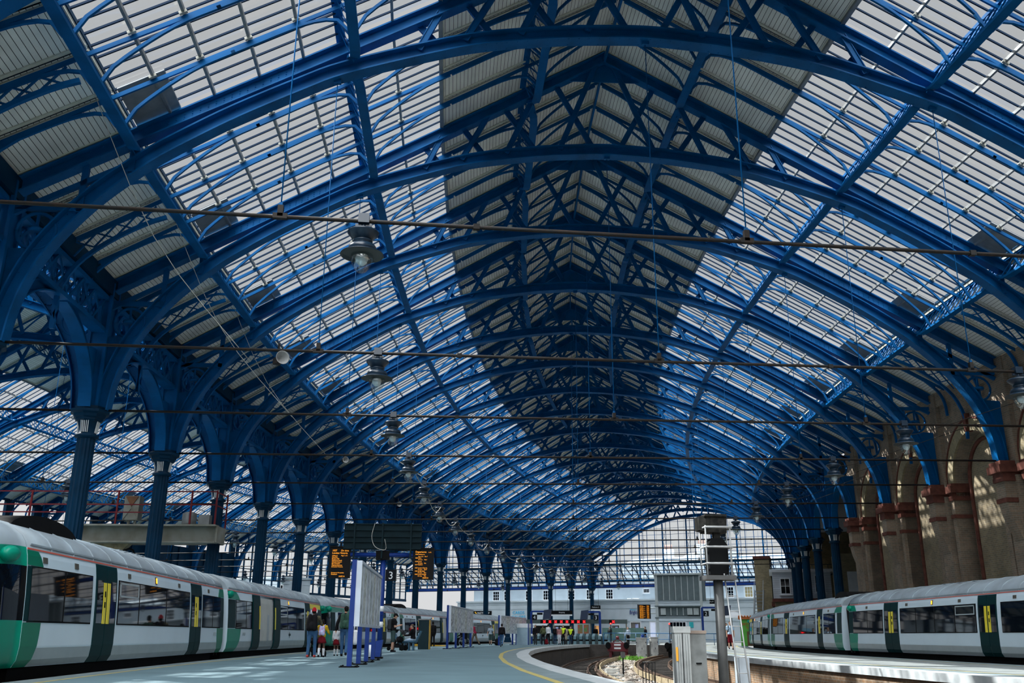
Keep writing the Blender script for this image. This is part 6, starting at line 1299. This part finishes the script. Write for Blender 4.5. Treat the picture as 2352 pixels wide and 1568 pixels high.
person('small child in white sleeves and red skirt half hidden behind the girl', 2.1, -9.85, -.1, 1.05, SKD, WCL, None, BLK, HAIRB, .05, None, (0, 0), (.1, .1), (.1, .2, .2), (.35, 1.0, .1), skirt=MAROON, socks=WCL)
person('man in black hoodie and jeans with a dark green backpack, seen from behind', 2.0, -9.42, .04, 1.79, SKL, BLK, JEAN, BLK, HAIRB, 0, None, (.1, .06), (-.16, .25), (-.05, .42, .15), (.2, .15, .5), pack=(GRNP, 1.15), head=(0, .3))
person('bearded man in black cap, t-shirt and shorts looking down at his phone', 3.4, -8.88, -1.25, 1.76, SKL, BLK, TEALS, BLK, HAIRB, 0, ('cap', BLK), (.05, .05), (-.05, .05), (.1, .1, 1.75), (.1, .1, 1.75), head=(.4, 0), shorts=True, sleeves='short', pack=(DGR, 1.0))
person('dark haired woman in black sitting on the blue bench', 4.12, -8.62, 1.35, 1.66, SKL, BLK, LBLUE, BLK, HAIRN, .0, None, (1.45, 1.3), (1.5, 1.35), (.5, .15, 1.0), (.6, .15, .9), lean=.05, sit=.56, head=(.1, .3))
person('person in dark clothes standing at the open train doors', 6.55, -10.6, .5, 1.68, SKD, BLK, BLK, BLK, HAIRB, 0, None, (.05, .05), (-.05, .1))
person('man in burgundy polo shirt leaning to push a wheelchair', 7.3, -8.55, 1.2, 1.72, SKL, BURG, KHAKI, BLK, HAIRN, 0, None, (.35, .15), (-.35, .35), (.9, .1, .2), (.9, .1, .2), lean=.32, sleeves='short', head=(.1, 0))
person('dark clothed figure seated in the wheelchair', 7.3, -9.5, 1.2, 1.6, SKD, BLK, BLK, BLK, HAIRB, 0, None, (1.4, 1.2), (1.4, 1.2), (.4, .1, .8), (.4, .1, .8), sit=.6)
person('man in sun hat and checked shirt carrying a bag toward the camera', 8.35, -8.8, PI + .1, 1.58, SKL, PLAID, TEALS, BLK, HAIRN, 0, ('brim', DGR), (.12, .05), (-.15, .2), (.1, .45, .2), (-.1, .35, .2), shorts=True, sleeves='short')
person('person in dark jacket and jeans walking away alone in mid platform', 6.7, -5.78, .05, 1.58, SKL, BLK, JEAN, BLK, HAIRB, 0, None, (.3, .1), (-.3, .45), (-.2, .15, .25), (.2, .15, .3), pack=(BLK, 1.1))
CG = 'people crowding at the ticket gates'
crowd = [('man in black jacket and grey jeans left in the crowd by platform 4', 9.35, -6.3, 3.0, 1.7, SKL, BLK, DGR, None, None, {}), ('person in olive jacket with a pack in the crowd by platform 4', 9.6, -5.95, .6, 1.68, SKL, OLIVE, BLK, None, (OLIVE, 1), {}), ('tall man in white shirt at the back of the crowd by platform 4', 9.95, -5.95, -.4, 1.8, SKL, WCL, BLK, None, None, {}), ('dark coated person facing the gates, left of the pink jumper', 10.0, -5.35, 0, 1.66, SKL, BLK, DJEAN, None, (BLK, 1), {}), ('navy dressed person beside the dark coated one at the gates', 10.1, -5.05, .2, 1.7, SKL, DJEAN, BLK, None, None, {}), ('long haired woman in dusty pink jumper and white trousers at the gates', 9.85, -4.75, .1, 1.62, SKL, PINK, WCL, None, None, dict(hairlen=.22)), ('person in beige coat behind the woman in pink', 10.1, -4.45, .4, 1.64, SKL, BEIGE, DGR, None, None, dict(long_coat=True)), ('staff member in hi-vis yellow vest and black suit, left of two', 9.9, -4.42, 2.9, 1.72, SKL, BLK, BLK, HIV, None, {}), ('person in dark clothes between the two yellow vests', 10.2, -4.02, .5, 1.7, SKL, BLK, BLK, None, None, {}), ('staff member in hi-vis yellow vest by the gates, right of two', 10.0, -3.85, 3.2, 1.62, SKL, BLK, DJEAN, HIV, None, {}), ('dark figure passing through the middle ticket gate', 10.9, -2.6, 3.1, 1.7, SKL, BLK, DGR, None, None, {}), ('figure in grey passing through the right ticket gates', 10.95, -1.2, 3.0, 1.66, SKL, DGR, DJEAN, None, None, {}), ('person by the blue railing behind the red buffer stop', 10.7, .9, 2.8, 1.62, SKL, PLAID, BLK, None, None, {}), ('person with a blue bag at the blue railing, right of the grey cabinets', 10.6, 2.7, 2.2, 1.66, SKL, BLK, DJEAN, None, None, {})]
random.seed(11)
for lb, k, ww, fc, H, sk, tp, bt, vs, pk, kw in crowd:
    a = random.uniform(-.2, .2); person(lb, k, ww, fc, H, sk, tp, bt, BLK, random.choice((HAIRB, HAIRN)), kw.pop('hairlen', 0), None, (a, .1), (-a, .1), (random.uniform(-.2, .4), .15, random.uniform(.1, .9)), (random.uniform(-.2, .3), .15, .3), vest=vs, pack=pk, vox=.022, **kw)
person('man in light blue t-shirt and maroon shorts walking toward the camera on the right platform', 5.7, 9.62, PI, 1.7, SKL, LBLUE, MAROON, BLK, HAIRN, 0, None, (.2, .1), (-.2, .3), (.1, .15, .2), (-.1, .15, .2), shorts=True, sleeves='short', pack=(BLK, 1))
person('woman in long black dress walking beside the man in light blue', 6.15, 9.72, PI, 1.62, SKL, BLK, BLK, WCL, HAIRN, .1, None, (.1, .1), (-.1, .2), long_coat=True, sleeves='short')
# ---- prams, wheelchair, bags
def pram(k, ww, rz, label, hood=True):
    t = thing('pram', label, 'pram', M(k, ww), RZ(k) + rz); m = MB(); m.tube([(-.22, -.45, 1.0), (-.22, 0, .5), (-.22, .4, .12)], .016, 6); m.tube([(.22, -.45, 1.0), (.22, 0, .5), (.22, .4, .12)], .016, 6); m.tube([(-.22, -.45, 1.0), (.22, -.45, 1.0)], .02, 8); m.tube([(-.22, 0, .5), (-.22, -.32, .14)], .016, 6); m.tube([(.22, 0, .5), (.22, -.32, .14)], .016, 6); m.build('frame', BLACK, t, loc=(0, 0, 0))
    m = MB(); cap(m, (-.1, -.1, .55), (.1, -.1, .55), .16, .16); cap(m, (-.1, .25, .45), (.1, .25, .45), .12, .12); part('seat', remesh(m, 'seat', BLK, .02), t); m = MB(); m.box((0, 0, .22), (.38, .5, .14)); m.build('basket', BLK, t, loc=(0, 0, 0))
    if hood: m = MB(); m.sweep([(0, -.05 + .26*math.cos(a), .75 + .3*math.sin(a)) for a in [PI*.15 + PI*.8*i/8 for i in range(9)]], [(-.24, -.012), (.24, -.012), (.24, .012), (-.24, .012)], side=(1, 0, 0)); m.build('hood', DGR, t, loc=(0, 0, 0))
    for x in (-.24, .24):
        for y, r in ((.4, .1), (-.34, .14)): m = MB(); m.prism([(x - .02, y + r*math.cos(2*PI*i/16), r + r*math.sin(2*PI*i/16)) for i in range(16)], (0, 0, 0), (.04, 0, 0)); m.build('wheel', BLACK, t, loc=(0, 0, 0))
pram(1.88, -10.28, 0, 'black pram pushed by the person in the red headwrap'); pram(3.95, -9.22, 1.3, 'black pram with dark hood parked beside the bench')
t = thing('wheelchair', 'black wheelchair with spoked wheels pushed by the man in burgundy', 'wheelchair', M(7.3, -9.45), RZ(7.3) + 1.2); m = MB(); m.box((0, 0, .5), (.42, .42, .05)); m.build('seat', BLK, t, loc=(0, 0, 0)); m = MB(); m.box((0, -.22, .78), (.42, .04, .5)); m.build('backrest', BLK, t, loc=(0, 0, 0))
for x in (-.27, .27):
    m = MB(); m.tube([(x, -.1 + .3*math.cos(2*PI*i/20), .3 + .28*math.sin(2*PI*i/20)) for i in range(21)], .022, 6, up=(1, 0, 0)); 
    for i in range(6): m.tube([(x, -.1, .3), (x, -.1 + .29*math.cos(PI*i/3), .3 + .27*math.sin(PI*i/3))], .006, 4)
    m.build('wheel', SILV, t, loc=(0, 0, 0)); m = MB(); m.tube([(x*.8, -.24, 1.05), (x*.8, -.22, .5), (x*.8, .3, .42), (x*.8, .42, .12)], .015, 6); m.build('frame_rail', BLACK, t, loc=(0, 0, 0)); m = MB(); m.prism([(x*.8 - .02, .3 + .09*math.cos(2*PI*i/12), .09 + .09*math.sin(2*PI*i/12)) for i in range(12)], (0, 0, 0), (.04, 0, 0)); m.build('caster', BLACK, t, loc=(0, 0, 0))
def bag(k, ww, d, label, mt, z=0):
    t = thing('bag', label, 'bag', M(k, ww, z), RZ(k)); m = MB(); x, y, h = d; cap(m, (-x*.3, 0, y*.5), (x*.3, 0, y*.5), y*.5, y*.5); cap(m, (-x*.25, 0, h*.75), (x*.25, 0, h*.75), y*.42, y*.42); cap(m, (0, 0, y*.5), (0, 0, h*.75), y*.6, y*.5); part('body', remesh(m, 'body', mt, .02), t); m = MB(); m.tube([(-x*.2, 0, h*.9), (-x*.12, 0, h*1.15), (x*.12, 0, h*1.15), (x*.2, 0, h*.9)], .014, 6); m.build('handle', mt, t, loc=(0, 0, 0))
bag(2.0, -9.02, (.3, .2, .58), 'white carrier bag hanging beside the poster board, held by the man with the green backpack', WCL, .42); bag(8.5, -8.45, (.4, .3, .5), 'black bag on the platform beside the man in the sun hat', BLK); bag(9.75, -5.85, (.3, .25, .45), 'dark red bag at the feet of the crowd by platform 4', MAROON); bag(10.6, 2.4, (.3, .22, .4), 'blue bag held by the person at the blue railing', RBLUE, .55)
t = thing('boarding_ramp', 'yellow boarding ramp lying at the open train doors', 'ramp', M(6.9, -11.3), RZ(6.9)); m = MB(); m.hexa([(-1.2, -.4, .0), (1.2, -.4, .0), (1.2, .4, .0), (-1.2, .4, .0), (-1.2, -.4, .14), (1.2, -.4, .05), (1.2, .4, .05), (-1.2, .4, .14)]); m.build('ramp_plate', mat('ramp_yellow', (.65, .38, .02), .5, var=.2), t, loc=(0, 0, 0))
bpy.data.scenes.remove(TMPS)
